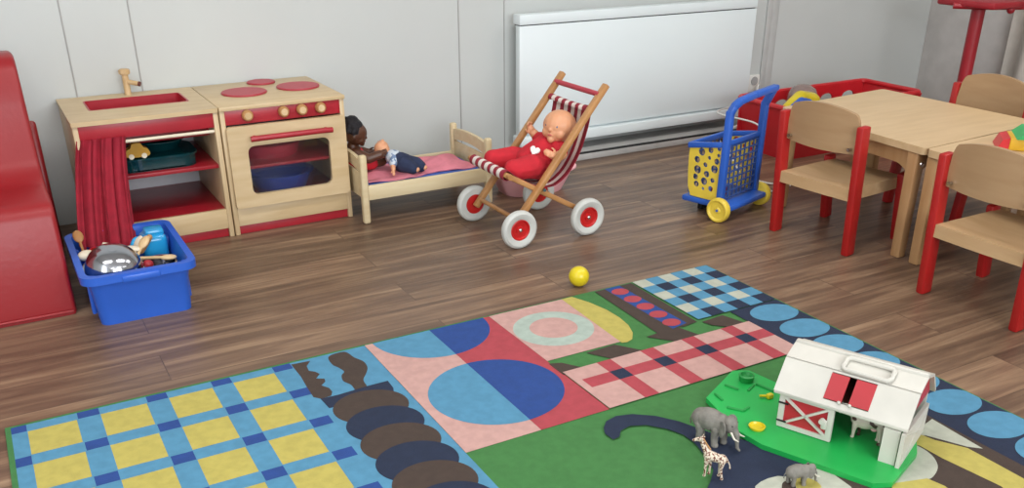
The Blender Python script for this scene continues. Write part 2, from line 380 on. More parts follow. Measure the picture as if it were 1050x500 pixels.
obj('front_panel', MB().b2((x0 + .016, KF + .004, .380), (x1 - .016, KF + .016, KZ - .014), bev=.001), 'redlacq', t)
obj('curtain_rod', MB().cyl((x0 + .01, KF + .012, .366), (x1 - .01, KF + .012, .366), .0055, seg=14), 'cream', t)
obj('upper_shelf', MB().b2((x0 + .016, KF + .02, .24), (x1 - .016, KB - .012, .252), bev=.001), 'redshelf', t)
obj('rear_rail', MB().b2((x0 + .016, KF + .1, .335), (x1 - .016, KF + .112, .36), bev=.001), 'redshelf', t)
obj('bottom_shelf', MB().b2((x0 + .016, KF + .014, .088), (x1 - .016, KB - .012, .1), bev=.001), 'redshelf', t)
obj('bottom_rail', MB().b2((x0 + .016, KF, .032), (x1 - .016, KF + .014, .1), bev=.0015), 'birch', t)
obj('plinth', MB().b2((x0 + .016, KF + .012, 0), (x1 - .016, KF + .026, .032), bev=.001), 'redlacq', t)
def curt(u, v):
    k = 1 - v; sp = 1 + .12 * k
    cx = .284 - .060 * k
    x = cx + (u - .5) * .145 * sp + .004 * math.sin(u * 31)
    y = KF - .001 - .262 * k ** 1.7 + (.005 + .008 * k) * math.sin(u * 44 + 2 * k) + .006 * math.sin(u * 19)
    z = .386 - k * (.252 + .03 * u + .006 * math.sin(u * 21))
    return V((x, y, z))
obj('curtain', MB().grid(curt, 90, 30, .002), 'redcloth', t, ang=80)

t = thing('play_stove', 'wooden play oven with red hotplates, wooden knobs and glazed door', 'play kitchen', (.87, 3.33, 0))
x0, x1 = .655, 1.085
for x in (x0, x1 - .016):
    obj('side_panel', MB().b2((x, KF, 0), (x + .016, KB, KZ - .014), bev=.002), 'birch_v', t)
obj('back_panel', MB().b2((x0 + .016, KB - .012, .03), (x1 - .016, KB - .002, KZ - .016), bev=0), 'whiteback', t)
obj('worktop', MB().b2((x0 - .001, KF - .006, KZ - .014), (x1 + .003, KB, KZ), bev=.002), 'birch', t)
for cx, cy, r in ((.793, 3.328, .079), (.992, 3.342, .077), (.897, 3.486, .052)):
    obj('hotplate', MB().cyl((cx, cy, KZ), (cx, cy, KZ + .006), r, seg=48, bev=.002), 'redhot', t)
obj('control_panel', MB().b2((x0 + .016, KF + .002, .381), (x1 - .016, KF + .016, KZ - .014), bev=.001), 'redlacq', t)
for kx in (.744, .867, .931, .997):
    kn = obj('knob', MB().lathe([(0, -.008), (.017, -.008), (.0185, -.002), (.0185, .008), (.015, .014), (0, .014)], basis((kx, KF - .006, .4095), (1, 0, 0), (0, 0, 1), (0, -1, 0)), 28), 'strollwood', t)
    obj('knob_cap', MB().lathe([(.012, .0135), (.011, .0155), (0, .0155)], basis((kx, KF - .006, .4095), (1, 0, 0), (0, 0, 1), (0, -1, 0)), 24), 'spoon', kn)
d = obj('oven_door', MB().plate(rrect(.667, .098, 1.077, .377, .012, 4), [rrect(.729, .140, 1.015, .308, .022, 5)], .016, KX @ M.Translation((0, 0, KF - .017))), 'birch', t)
obj('window_pane', MB().plate(rrect(.722, .134, 1.022, .314, .02, 4), [], .003, KX @ M.Translation((0, 0, KF - .008))), 'glass', d)
h = MB().tube([(.738, KF - .04, .337), (.78, KF - .043, .338), (.98, KF - .043, .338), (1.022, KF - .04, .336)], .0095, 14)
for hx in (.755, 1.005): h.cyl((hx, KF - .042, .337), (hx, KF - .015, .337), .007, seg=12)
obj('door_handle', h, 'redlacq', d)
obj('oven_shelf', MB().b2((x0 + .016, KF + .014, .222), (x1 - .016, KB - .012, .232), bev=.001), 'redshelf', t)
obj('oven_floor', MB().b2((x0 + .016, KF + .014, .09), (x1 - .016, KB - .012, .1), bev=.001), 'redshelf', t)
obj('bottom_rail', MB().b2((x0 + .016, KF, .032), (x1 - .016, KF + .014, .097), bev=.0015), 'birch', t)
obj('plinth', MB().b2((x0 + .016, KF + .010, 0), (x1 - .016, KF + .026, .032), bev=.001), 'redlacq', t)

# things inside the kitchen
def dish(name, c, r, h, m, label, cat, rim=.006, flare=.75, seg=40):
    pr = [(0, 0), (r * flare, 0), (r * (flare + .1), .004), (r * .97, h * .9), (r, h), (r + rim, h + .001), (r + rim, h - .004), (r * .99 - .006, h - .004), (r * (flare + .05) - .006, .008), (0, .006)]
    pr = [(0, 0), (r * flare, 0), (r * .97, h - .006), (r + rim, h - .003), (r + rim, h), (r * .96, h), (r * flare - .004, .006), (0, .006)]
    return tag(obj(name, MB().lathe(pr, M.Translation(V(c)), seg), m), label, cat)
dish('plastic_bowl', (.875, 3.29, .1), .118, .068, 'bluebowl', 'round blue plastic bowl on the oven floor behind the glass', 'bowl')
t = thing('toy_pan', 'shallow red toy pan on the upper oven shelf behind the glass', 'pan', (.85, 3.3, .232))
obj('pan_body', MB().lathe([(0, 0), (.098, 0), (.113, .044), (.119, .047), (.110, .048), (.095, .006), (0, .006)], M.Translation((.85, 3.3, .232)), 40), 'redhot', t)
obj('pan_handle', MB().beam((.95, 3.32, .272), (1.02, 3.33, .276), .018, .008), 'redhot', t)
tag(obj('toy_box', MB().box((1.005, 3.44, .265), (.06, .05, .066), bev=.006).box((1.005, 3.44, .3), (.064, .054, .01), bev=.004), 'toyyellow'), 'small ochre toy carton at the back of the upper oven shelf', 'box')
# teal tray and yellow toy on the sink unit's shelf
t = thing('plastic_tub', 'dark teal clear plastic tub on the upper shelf under the sink', 'tub', (.43, 3.30, .252))
o_ = rrect(-.125, -.10, .125, .10, .045, 6); i_ = rrect(-.119, -.094, .119, .094, .04, 6)
b = MB(); b.plate(o_, [i_], .037, M.Translation((.45, 3.27, .254))); b.plate(o_, [], .006, M.Translation((.45, 3.27, .2525)))
obj('tub_body', b, 'teal', t)
obj('tub_lid', MB().plate(rrect(-.132, -.107, .132, .107, .05, 6), [], .006, M.Translation((.45, 3.27, .2905))), 'teal', t)
dish('teal_bowl', (.475, 3.30, .2970), .085, .034, 'teal', 'dark teal clear bowl standing on the teal tub lid under the sink', 'bowl')
t = thing('toy_car', 'small ochre yellow toy car on the lid of the teal tub', 'toy', (.388, 3.188, .297))
b = MB().plate([(p.x, p.y) for p in spline([(-.033, 0), (-.035, .02), (-.02, .028), (-.012, .042), (.012, .043), (.022, .028), (.034, .022), (.034, 0)], 4)], [], .03, basis((.388, 3.202, .3045), (1, 0, 0), (0, 0, 1)))
obj('car_body', b, 'orange', t)
for sx in (-.02, .02):
    for sy in (3.174, 3.202): obj('wheel', MB().cyl((.388 + sx, sy - .004, .306), (.388 + sx, sy + .003, .306), .0085, seg=16), 'cream', t)

# ------------------------------------------------------------------ blue bin with utensils
def rr3(cx, cy, hx, hy, r, n=6): return rrect(cx - hx, cy - hy, cx + hx, cy + hy, r, n)
def bin_shell(loops, closed_inner=True):
    """loops: list of (outline pts, z); skins consecutive loops, caps first and last"""
    m = MB(); tb = bmesh.new(); R = [[tb.verts.new((p[0], p[1], z)) for p in l] for l, z in loops]; n = len(R[0])
    for A, B in zip(R, R[1:]):
        for i in range(n): tb.faces.new((A[i], A[(i + 1) % n], B[(i + 1) % n], B[i]))
    tb.faces.new(R[0][::-1]); tb.faces.new(R[-1]); bmesh.ops.recalc_face_normals(tb, faces=tb.faces); m.take(tb); return m
t = thing('storage_bin', 'open blue plastic bin full of toy utensils in front of the sink unit', 'bin', (.26, 2.74, 0))
cx, cy = .262, 2.738
obj('bin_body', bin_shell([(rr3(cx + .002, cy, .122, .178, .025), 0), (rr3(cx, cy, .130, .188, .03), .10), (rr3(cx, cy, .138, .197, .032), .149), (rr3(cx, cy, .134, .193, .03), .151), (rr3(cx, cy, .126, .184, .027), .10), (rr3(cx, cy, .118, .174, .022), .006)]), 'bluebin', t)
obj('bin_rim', MB().plate(rr3(cx, cy, .152, .212, .036), [rr3(cx, cy, .134, .193, .03)], .022, M.Translation((0, 0, .132))), 'bluebin', t)
for sy in (-1, 1): obj('grip', MB().box((cx, cy + sy * .209, .138), (.1, .014, .02), bev=.005), 'bluebin', t)
for sx in (-1, 1):
    for sy in (-.12, .12): obj('rib', MB().box((cx + sx * .129, cy + sy, .075), (.012, .02, .11), bev=.004), 'bluebin', t)
# steel mixing bowl upside down
mx = basis((.208, 2.660, .120), (1, .0, -.06), (0, 1, .30))
t = thing('mixing_bowl', 'shiny steel mixing bowl lying upside down in the blue bin', 'bowl', (.216, 2.664, .09))
pr = [(.078, 0), (.082, .001), (.082, .004)] + [(.077 * math.cos(a) ** .8, .004 + .068 * math.sin(a)) for a in [k * PI / 2 / 16 for k in range(16)]] + [(.012, .0722), (0, .0724)]
obj('bowl_shell', MB().lathe(pr, mx, 48), 'steel', t)
obj('rolled_rim', MB().tube([mx @ V((.0815 * math.cos(a), .0815 * math.sin(a), .002)) for a in [2 * PI * k / 48 for k in range(48)]], .0025, 8, closed=True), 'steel', t)
tag(obj('saucepan', MB().lathe([(0, 0), (.05, 0), (.054, .004), (.054, .05), (.058, .052), (.058, .053), (.052, .053), (.051, .006), (0, .006)], basis((.326, 2.66, .066), (1, 0, .1), (0, 1, .12)), 40), ['steel']), 'small open steel pan in the bin below the turquoise jug', 'pan')
t = thing('toy_jug', 'turquoise clear plastic toy jug standing at the back of the bin', 'jug', (.345, 2.83, .07))
b = MB().box((.345, 2.828, .097), (.074, .08, .125), bev=.02, seg=4); b.cyl((.345, 2.828, .15), (.345, 2.828, .17), .024, seg=24, bev=.004)
obj('jug_body', b, 'aqua', t)
obj('jug_handle', MB().tube(spline([(.315, 2.815, .145), (.292, 2.80, .150), (.280, 2.795, .12), (.292, 2.80, .085), (.315, 2.815, .08)], 6, False), .009, 12), 'aqua', t)
obj('jug_lid', MB().box((.35, 2.828, .162), (.055, .055, .02), bev=.008), 'aqua', t)
def spoon(p, q, r, label, m='spoon', name='wooden_spoon', grp='wooden spoons and utensils in the blue bin'):
    p = V(p); q = V(q); d = (q - p).normalized(); mb = MB().cyl(p, q, r, r * .85, seg=12)
    sd = d.cross(V((0, 0, 1))).normalized()
    mb.ell(q + d * .016, (.024, .015, .007), basis((0, 0, 0), d, sd).to_3x3())
    return tag(obj(name, melt(mb, .0016, 3), m), label, 'spoon', grp)
spoon((.268, 2.70, .12), (.300, 2.735, .150), .005, 'pale wooden spoon pointing up right between bowl and jug')
spoon((.275, 2.715, .125), (.345, 2.675, .128), .005, 'tan wooden spoon lying across towards the small steel pan')
spoon((.152, 2.74, .09), (.146, 2.85, .160), .005, 'brown wooden spoon leaning on the left rim of the bin', 'strollwood')
spoon((.20, 2.775, .162), (.262, 2.745, .150), .007, 'cream ladle lying over the back of the steel bowl', 'cream', 'toy_ladle')
spoon((.27, 2.765, .11), (.288, 2.775, .135), .006, 'cream plastic spoon standing beside the curtain hem', 'cream', 'toy_spoon')
t_ = MB().ell((.15, 2.735, .15), (.024, .02, .016)).ell((.168, 2.72, .153), (.018, .012, .01)); tag(obj('toy_bread_roll', melt(t_, .002), 'cream'), 'cream toy bread roll behind the upturned steel bowl', 'toy food')
t_ = MB().ell((.300, 2.665, .118), (.015, .015, .014)); tag(obj('toy_tomato', t_, 'redlacq'), 'dark red toy tomato at the right of the steel bowl', 'toy food')
t_ = MB().box((.312, 2.595, .118), (.055, .03, .02), bev=.008); tag(obj('toy_sponge', t_, 'greyblue'), 'pale mint toy block near the front rim of the bin', 'toy')
t_ = MB().chain([((.30, 2.79, .12), .012), ((.325, 2.79, .15), .011), ((.332, 2.79, .156), .009)]); tag(obj('toy_sausage', melt(t_, .002), 'strollwood'), 'brown toy sausage next to the turquoise jug', 'toy food')
tag(obj('red_cup', MB().lathe([(0, 0), (.03, 0), (.036, .06), (.033, .06), (.027, .005), (0, .005)], basis((.185, 2.805, .075), (1, 0, -.2), (0, 1, .1)), 28), 'redplas'), 'red toy cup at the back left of the bin', 'cup')

# ------------------------------------------------------------------ doll's bed
t = thing('doll_bed', "pale pine doll's bed against the wall beside the play oven", 'bed', (1.34, 3.17, 0))
BX0, BX1, BY0, BY1 = 1.101, 1.60, 3.025, 3.32
for x in (BX0, BX1):
    for y in (BY0, BY1):
        obj('leg', MB().box((x, y, .125), (.026, .026, .25), bev=.008, seg=3), 'pine', t)
for y in (BY0, BY1): obj('side_rail', MB().b2((BX0, y - .008, .085), (BX1, y + .008, .138), bev=.003), 'pine', t)
def arch(x):
    top = [(y, .229 + .010 * (1 - ((y - 3.1725) / .135) ** 2)) for y in [BY0 + .013 + k * (BY1 - BY0 - .026) / 12 for k in range(13)]]
    m = MB().plate(top + [(BY1 - .013 - k * (BY1 - BY0 - .026) / 12, .185 + .014 * (1 - ((k - 6) / 6) ** 2)) for k in range(13)], [], .014, basis((x - .007, 0, 0), (0, 1, 0), (0, 0, 1)))
    return m
for x in (BX0, BX1):
    obj('end_rail', arch(x), 'pine', t)
    obj('end_panel', MB().b2((x - .004, BY0 + .01, .09), (x + .004, BY1 - .01, .182), bev=.001), 'pine', t)
m = obj('mattress', MB().b2((BX0 + .016, BY0 + .012, .105), (BX1 - .016, BY1 - .012, .132), bev=.010, seg=3), 'matblue', t)
obj('slat_base', MB().b2((BX0 + .01, BY0 + .004, .09), (BX1 - .01, BY1 - .004, .104), bev=.002), 'pine', t)
def blk(u, v):
    # u along bed, v across (0 front)
    A = V((1.128, 3.045, 0)); B = V((1.572, 3.075, 0)); C_ = V((1.556, 3.285, 0)); D = V((1.165, 3.27, 0))
    p = (A * (1 - u) + B * u) * (1 - v) + (D * (1 - u) + C_ * u) * v
    n = noise.noise(V((p.x * 16, p.y * 16, 2))); edge = min(u, 1 - u, v, 1 - v)
    z = .142 + .010 * n + .012 * math.exp(-((u - .8) / .18) ** 2) * math.sin(v * 3) - .004 * max(0, 1 - edge / .1)
    return V((p.x + .008 * math.sin(v * 9), p.y + .010 * math.sin(u * 11 + 1) * (1 - v), max(z, .135)))
tag(obj('doll_blanket', MB().grid(blk, 46, 26, .004), 'pink', ang=80), "pink blanket spread over the doll's bed mattress", 'blanket')

# ------------------------------------------------------------------ dolls
def doll_head(mb, c, f, u, r):
    c = V(c); f = V(f).normalized(); s = V(u).cross(f).normalized(); u = f.cross(s)
    B = M((f, s, u)).transposed()
    P = lambda a, b, d: c + (f * a + s * b + u * d) * r
    mb.ell(P(-.06, 0, .08), (r * 1.02, r * .96, r * .88), B); mb.ell(P(.18, 0, -.28), (r * .72, r * .74, r * .62), B)
    for k in (-1, 1):
        mb.ell(P(.48, k * .40, -.34), r * .33); mb.ell(P(-.08, k * .90, -.12), (r * .20, r * .10, r * .24), B)
    mb.ell(P(.90, 0, -.20), (r * .13, r * .12, r * .12), B); mb.ell(P(.66, 0, -.70), r * .22); mb.ell(P(.80, 0, -.47), (r * .1, r * .2, r * .1), B)
    return P, B
def face(P, B, r, parent):
    for k in (-1, 1):
        obj('eye', MB().ell(P(.80, k * .33, .03), (r * .08, r * .10, r * .115), B), 'eye', parent)
    obj('mouth', MB().ell(P(.885, 0, -.485), (r * .05, r * .15, r * .05), B), 'lip', parent)
def hand(mb, w, d, up, r):
    """palm at wrist w pointing d, five slightly curled fingers"""
    w = V(w); d = V(d).normalized(); s = V(up).cross(d).normalized(); n = d.cross(s)
    mb.rc(w, r * .9, w + d * r * 1.1, r)
    for k, L in ((-1.2, .95), (-.4, 1.2), (.4, 1.15), (1.2, .85)):
        b = w + d * r * 1.7 + s * k * r * .52; m1 = b + d * r * L * .8 - n * r * .25; e = m1 + d * r * L * .45 - n * r * .7
        mb.chain([(b, r * .3), (m1, r * .28), (e, r * .23)])
    b = w + d * r * .5 - s * r * .9; mb.chain([(b, r * .36), (b + (d * .8 - s * .7 - n * .2) * r * .8, r * .3), (b + (d * 1.5 - s * .8 - n * .5) * r * .9, r * .24)])

# baby doll in the pushchair
t = thing('baby_doll', 'bald baby doll in a red romper sitting in the wooden pushchair', 'doll', (1.60, 2.69, .2))
b = MB(); hc = V((1.686, 2.664, .354)); r = .060
P, B = doll_head(b, hc, (-.86, -.42, .22), (.3, .1, .92), r)
b.rc((1.690, 2.69, .308), .03, (1.67, 2.69, .292), .034)
b.chain([((1.665, 2.69, .285), .042), ((1.63, 2.69, .25), .05), ((1.595, 2.69, .232), .05)])
for sg in (1, -1):
    b.chain([((1.60, 2.69 + sg * .03, .225), .036), ((1.555, 2.69 + sg * .062, .243), .031), ((1.495, 2.69 + sg * .075, .236), .024)])
    b.chain([((1.495, 2.69 + sg * .075, .236), .02), ((1.475, 2.69 + sg * .075, .256), .015)])
b.chain([((1.668, 2.65, .297), .022), ((1.66, 2.603, .275), .020), ((1.632, 2.592, .272), .017)]); hand(b, (1.628, 2.592, .273), (-.8, .1, .5), (0, -1, 0), .013)
b.chain([((1.668, 2.73, .297), .022), ((1.668, 2.772, .295), .019), ((1.655, 2.782, .312), .016)]); hand(b, (1.652, 2.783, .314), (-.4, .2, .9), (0, 1, 0), .013)
body = obj('body', melt(b, .0022, 4), 'skin', t, ang=80); face(P, B, r, body)
c = MB()
c.chain([((1.668, 2.69, .290), .046), ((1.63, 2.69, .255), .062), ((1.595, 2.69, .238), .062)])
for sg in (1, -1):
    c.chain([((1.60, 2.69 + sg * .032, .228), .046), ((1.555, 2.69 + sg * .062, .243), .042), ((1.495, 2.69 + sg * .073, .243), .036), ((1.478, 2.69 + sg * .073, .250), .030)])
c.chain([((1.668, 2.65, .296), .029), ((1.662, 2.612, .280), .026)]); c.chain([((1.668, 2.73, .296), .029), ((1.667, 2.765, .293), .026)])
rom = obj('romper', melt(c, .003, 5), 'babyred', t, ang=80)
hp = [(p[0] * .0011, p[1] * .0011) for p in [(16 * math.sin(a) ** 3, 13 * math.cos(a) - 5 * math.cos(2 * a) - 2 * math.cos(3 * a) - math.cos(4 * a)) for a in [2 * PI * k / 36 for k in range(36)]]]
ctr = V((1.5765, 2.640, .290)); nn = V((-.62, -.55, .56)).normalized(); ux = V((.6, -.8, 0)).cross(nn).normalized()
obj('heart_badge', MB().plate(hp, [], .006, basis(ctr, nn.cross(V((.5, .1, .8))).normalized() * -1, V((.5, .1, .8)) - nn * V((.5, .1, .8)).dot(nn), None)), 'white', rom)

# dark doll at the head of the bed
t = thing('dark_skinned_doll', "dark doll with black curly hair sitting at the head of the doll's bed", 'doll', (1.14, 3.2, .14))
b = MB(); hc = V((1.143, 3.2, .285)); r = .046
P, B = doll_head(b, hc, (.93, -.32, -.2), (.1, 0, 1), r)
b.rc((1.132, 3.205, .24), .02, (1.135, 3.21, .23), .024)
b.chain([((1.135, 3.21, .215), .034), ((1.142, 3.215, .185), .036), ((1.148, 3.22, .176), .036)])
for sg in (1, -1): b.chain([((1.15, 3.215 + sg * .03, .174), .022), ((1.20, 3.225 + sg * .04, .172), .019), ((1.24, 3.235 + sg * .045, .168), .015), ((1.254, 3.235 + sg * .045, .178), .012)])
b.chain([((1.135, 3.178, .216), .021), ((1.170, 3.150, .200), .019), ((1.214, 3.140, .212), .016)]); hand(b, (1.218, 3.140, .214), (.9, .25, .2), (0, -1, 0), .012)
b.chain([((1.138, 3.248, .216), .02), ((1.175, 3.262, .205), .017), ((1.205, 3.24, .20), .013)]); hand(b, (1.207, 3.239, .20), (.8, -.5, 0), (0, 1, 0), .011)
body = obj('body', melt(b, .002, 4), 'skin2', t, ang=80); face(P, B, r, body)
hm = MB()
for k in range(150):
    a = random.uniform(0, 2 * PI); e = random.uniform(0, 1.5)
    d = (math.cos(a) * math.cos(e) * (.50 if math.cos(a) > 0 else 1) - .26, math.sin(a) * math.cos(e) * 1.02, .16 + math.sin(e) * .98)
    hm.ell(P(*d), r * random.uniform(.17, .26), seg=8, ring=6)
hm.ell(P(-.22, 0, .33), r * .9)
obj('hair', melt(hm, .0028, 0), 'hair', t, ang=80)
c = MB().chain([((1.137, 3.212, .205), .040), ((1.142, 3.215, .188), .043), ((1.155, 3.22, .178), .040)])
for sg in (1, -1): c.rc((1.155, 3.218 + sg * .03, .176), .028, (1.195, 3.223 + sg * .04, .172), .024)
obj('dress', melt(c, .003, 5), 'babyred', t, ang=80)

# small light doll lying on the blanket
t = thing('small_doll', "small light doll in white shirt and navy trousers lying on the pink blanket", 'doll', (1.28, 3.12, .145))
b = MB(); r = .031; hc = V((1.236, 3.175, .222))
P, B = doll_head(b, hc, (-.5, .35, .8), (-.80, .15, .45), r)
b.chain([((1.250, 3.160, .205), .015), ((1.268, 3.142, .192), .024), ((1.285, 3.122, .178), .028)])
for sg in (1, -1): b.chain([((1.292, 3.112 + sg * .012, .174), .021), ((1.316 + sg * .018, 3.085 + sg * .006, .172), .017), ((1.330 + sg * .018, 3.062 + sg * .006, .160), .011), ((1.337 + sg * .018, 3.055 + sg * .006, .163), .009)])
b.chain([((1.258, 3.120, .192), .012), ((1.244, 3.098, .177), .010), ((1.240, 3.086, .164), .008)]); hand(b, (1.239, 3.084, .162), (-.2, -.6, -.5), (0, 0, 1), .006)
b.chain([((1.276, 3.166, .192), .012), ((1.298, 3.178, .178), .010), ((1.312, 3.180, .168), .008)]); hand(b, (1.314, 3.180, .167), (.6, .2, -.3), (0, 0, 1), .006)
body = obj('body', melt(b, .0015, 3), 'skin', t, ang=80); face(P, B, r, body)
c = MB().chain([((1.256, 3.154, .200), .021), ((1.268, 3.141, .191), .032), ((1.280, 3.127, .182), .034)]); c.rc((1.258, 3.120, .192), .018, (1.248, 3.104, .182), .016); c.rc((1.276, 3.166, .192), .018, (1.292, 3.176, .181), .016)
obj('shirt', melt(c, .002, 3), 'shirt', t, ang=80)
c = MB().rc((1.282, 3.124, .181), .036, (1.294, 3.110, .175), .037)
for sg in (1, -1): c.chain([((1.296 + sg * .01, 3.106 + sg * .012, .175), .030), ((1.316 + sg * .018, 3.085 + sg * .006, .172), .026), ((1.326 + sg * .018, 3.068 + sg * .006, .165), .021)])
obj('trousers', melt(c, .002, 3), 'navy', t, ang=80)

# ------------------------------------------------------------------ wooden doll pushchair
t = thing('doll_pushchair', "wooden doll's pushchair with striped canvas seat and red hubbed wheels", 'pushchair', (1.59, 2.69, 0))
NY, FY2 = 2.56, 2.83
HB = [(1.795, .492), (1.452, .072)]; SB = [(1.432, .240), (1.725, .078)]
for y, n in ((NY, 0), (FY2, 1)):
    obj('push_bar', MB().beam((HB[0][0], y, HB[0][1]), (HB[1][0], y, HB[1][1]), .018, .026, up=(0, 1, 0), bev=.004, ext=.012), 'strollwood', t)
    yi = y + (.019 if n == 0 else -.019)
    obj('seat_bar', MB().beam((SB[0][0], yi, SB[0][1]), (SB[1][0], yi, SB[1][1]), .018, .024, up=(0, 1, 0), bev=.004, ext=.012), 'strollwood', t)
    obj('pivot_bolt', MB().cyl((1.560, y - .014, .180), (1.560, y + .014, .180), .006, seg=12), 'chrome', t)
obj('handle_bar', MB().cyl((1.775, NY, .472), (1.775, FY2, .472), .009, seg=16), 'rodred', t)
obj('top_dowel', MB().cyl((1.744, NY, .424), (1.744, FY2, .424), .0045, seg=14), 'strollwood', t)
obj('front_dowel', MB().cyl((1.432, NY - .01, .240), (1.432, FY2 + .01, .240), .010, seg=14), 'strollwood', t)
obj('front_crossbar', MB().cyl((1.462, NY, .088), (1.462, FY2, .088), .008, seg=12), 'strollwood', t)
for x in (1.452, 1.725):
    for ya, yb in ((NY - .035, NY + .012), (FY2 - .012, FY2 + .035)): obj('axle', MB().cyl((x, ya, .0655), (x, yb, .0655), .005, seg=12), 'chrome', t)
Y0, Y1 = NY + .016, FY2 - .016
cp = spline([(1.744 + .0125 * math.cos(a), 0, .424 + .0125 * math.sin(a)) for a in (3.6, 2.8, 2.0, 1.2, .4)] + [(1.754, 0, .395), (1.740, 0, .34), (1.712, 0, .27), (1.668, 0, .21), (1.61, 0, .178), (1.54, 0, .19), (1.47, 0, .230)] + [(1.432 + .0150 * math.cos(a), 0, .240 + .0150 * math.sin(a)) for a in (.9, 1.6, 2.4, 3.2, 4.0, 4.8, 5.4)], 5, False)
def canv(u, v):
    k = v * (len(cp) - 1); i = min(int(k), len(cp) - 2); p = cp[i].lerp(cp[i + 1], k - i); sag = .008 * math.sin(u * PI) * math.sin(min(1, v / .75) * PI)
    return V((p.x + sag, Y0 + (Y1 - Y0) * u, p.z - sag))
obj('canvas_seat', MB().grid(canv, 44, 90, .0025, mi=lambda i, j: 0 if (i // 4) % 2 == 0 else 1), ['stripe_r', 'stripe_w'], t, ang=80)
for (x, y, sy) in ((1.452, NY - .03, -1), (1.725, NY - .03, -1), (1.452, FY2 + .03, 1), (1.725, FY2 + .03, 1)):
    mx = basis((x, y, .0655), (1, 0, 0), (0, 0, -sy), (0, sy, 0))
    w = obj('wheel', MB().lathe([(.036, -.012), (.056, -.014), (.063, -.010), (.0655, -.003), (.0655, .003), (.063, .010), (.056, .014), (.040, .012), (.036, .009), (.036, -.012)], mx, 40), 'tyre', t)
    obj('hub', MB().lathe([(0, -.008), (.036, -.008), (.036, .010), (.033, .011), (.029, .004), (.013, .003), (.011, .008), (0, .008)], mx, 36), 'hub', w)
    obj('hub_cap', MB().lathe([(.0065, .007), (.006, .012), (.003, .014), (0, .0145)], mx, 16), 'chrome', w)

# pink doll bath on the floor behind
t = thing('doll_bath', "pale pink plastic doll's bath on the floor behind the pushchair", 'tub', (1.83, 3.10, 0))
cx, cy = 1.83, 3.10
def ov(hx, hy, n=40): return [(cx + hx * math.copysign(abs(math.cos(a)) ** .7, math.cos(a)), cy + hy * math.copysign(abs(math.sin(a)) ** .7, math.sin(a))) for a in [2 * PI * k / n for k in range(n)]]
obj('bath_body', bin_shell([(ov(.125, .09), 0), (ov(.15, .11), .05), (ov(.165, .125), .088), (ov(.175, .135), .090), (ov(.175, .135), .096), (ov(.160, .120), .094), (ov(.142, .104), .05), (ov(.118, .084), .006)]), 'pinkplas', t, ang=50)
obj('bath_rim', MB().tube([(p[0], p[1], .094) for p in ov(.175, .135)], .006, 10, closed=True), 'pinkplas', t)

# ------------------------------------------------------------------ toy shopping trolley
ax = V((.277, .083, 0)).normalized(); dp = V((-ax.y, ax.x, 0))          # across, forwards
O = V((2.232, 2.428, 0)); WD = .235
t = thing('toy_shopping_trolley', 'blue and yellow plastic toy shopping trolley standing by the heater', 'trolley', tuple(O + ax * WD / 2))
T = lambda a, b, z: O + ax * a + dp * b + V((0, 0, z))
b = MB()
b.box((WD / 2, .055, .052), (WD + .012, .215, .022), mx=basis(O, ax, dp), bev=.008)
obj('base_tray', b, 'bluecart', t)
for s_, a_ in ((-1, 0), (1, WD)):
    mx = basis(T(a_ + s_ * .022, -.01, .0445), dp, V((0, 0, 1)), ax * s_ if s_ > 0 else None)
    mx = basis(T(a_ + s_ * .024, -.012, .0445), dp * s_, (0, 0, 1), ax * s_)
    w = obj('wheel', MB().lathe([(0, -.014), (.034, -.014), (.042, -.012), (.0445, -.006), (.0445, .006), (.042, .013), (.037, .015), (.030, .009), (.012, .008), (.009, .011), (0, .011)], mx, 40), 'yellowcart', t)
    obj('axle_cap', MB().lathe([(.005, .010), (.004, .0145), (0, .0145)], mx, 14), 'bluecart', w)
obj('front_foot', MB().box((WD / 2, .12, .021), (.12, .02, .042), mx=basis(O, ax, dp), bev=.004), 'black', t)
path = [T(0, 0, .05), T(0, -.002, .30), T(0, -.006, .375)] + [T(.006, -.010, .398), T(.024, -.016, .415), T(.05, -.02, .422)] + [T(WD - .01, -.026, .428)]
b = MB()
def strap(p, q, wa, wb, side):          # flat plastic bar
    b.beam(p, q, wa, wb, up=side, bev=.005)
for a_ in (0, WD): strap(T(a_, 0, .05), T(a_, -.006, .395), .024, .026, tuple(dp))
pts = [T(0, -.006, .385), T(.012, -.012, .408), T(.04, -.018, .424), T(WD * .5, -.024, .434), T(WD + .024, -.028, .442)]
for p, q in zip(pts, pts[1:]): b.beam(p, q, .028, .022, bev=.006, ext=.004)
b.beam(T(WD, -.006, .385), T(WD + .012, -.026, .437), .024, .026, up=tuple(dp), bev=.005, ext=.004)
obj('handle_frame', b, 'bluecart', t)
dep = .135
sh = [(0.0, .064)] + [(dep * .9, .066), (dep * 1.0, .10), (dep * 1.035, .16), (dep * 1.04, .22), (dep * 1.02, .246)] + [(0, .272)]
hq = [(92, 240, 14), (122, 228, 11), (150, 219, 8), (78, 270, 12), (120, 256, 7), (146, 264, 11), (82, 305, 15), (108, 283, 9), (140, 292, 14.5), (77, 332, 11), (115, 315, 12), (108, 342, 13.5), (137, 333, 9), (82, 357, 11), (107, 369, 6), (133, 364, 10), (151, 242, 7)]
hl = [((165 - a) * .00121, .066 + (403 - b_) * .00103, c_ * .00103) for a, b_, c_ in hq]
for a_ in (-.001, WD - .003):
    obj('side_panel', MB().plate(sh, [circ(p[0], p[1], p[2], 18) for p in hl], .004, basis(T(a_, .006, 0), dp, (0, 0, 1), ax)), 'yellowcart', t)
g = MB()
for k in range(8): a_ = .014 + k * (WD - .028) / 7; g.beam(T(a_, -.002, .07), T(a_, -.002, .268), .006, .004, up=tuple(dp), bev=0)
for k in range(9): z = .075 + k * .0235; g.beam(T(.008, -.002, z), T(WD - .008, -.002, z), .006, .004, bev=0)
obj('net_panel', g, 'bluemesh', t)
g = MB()
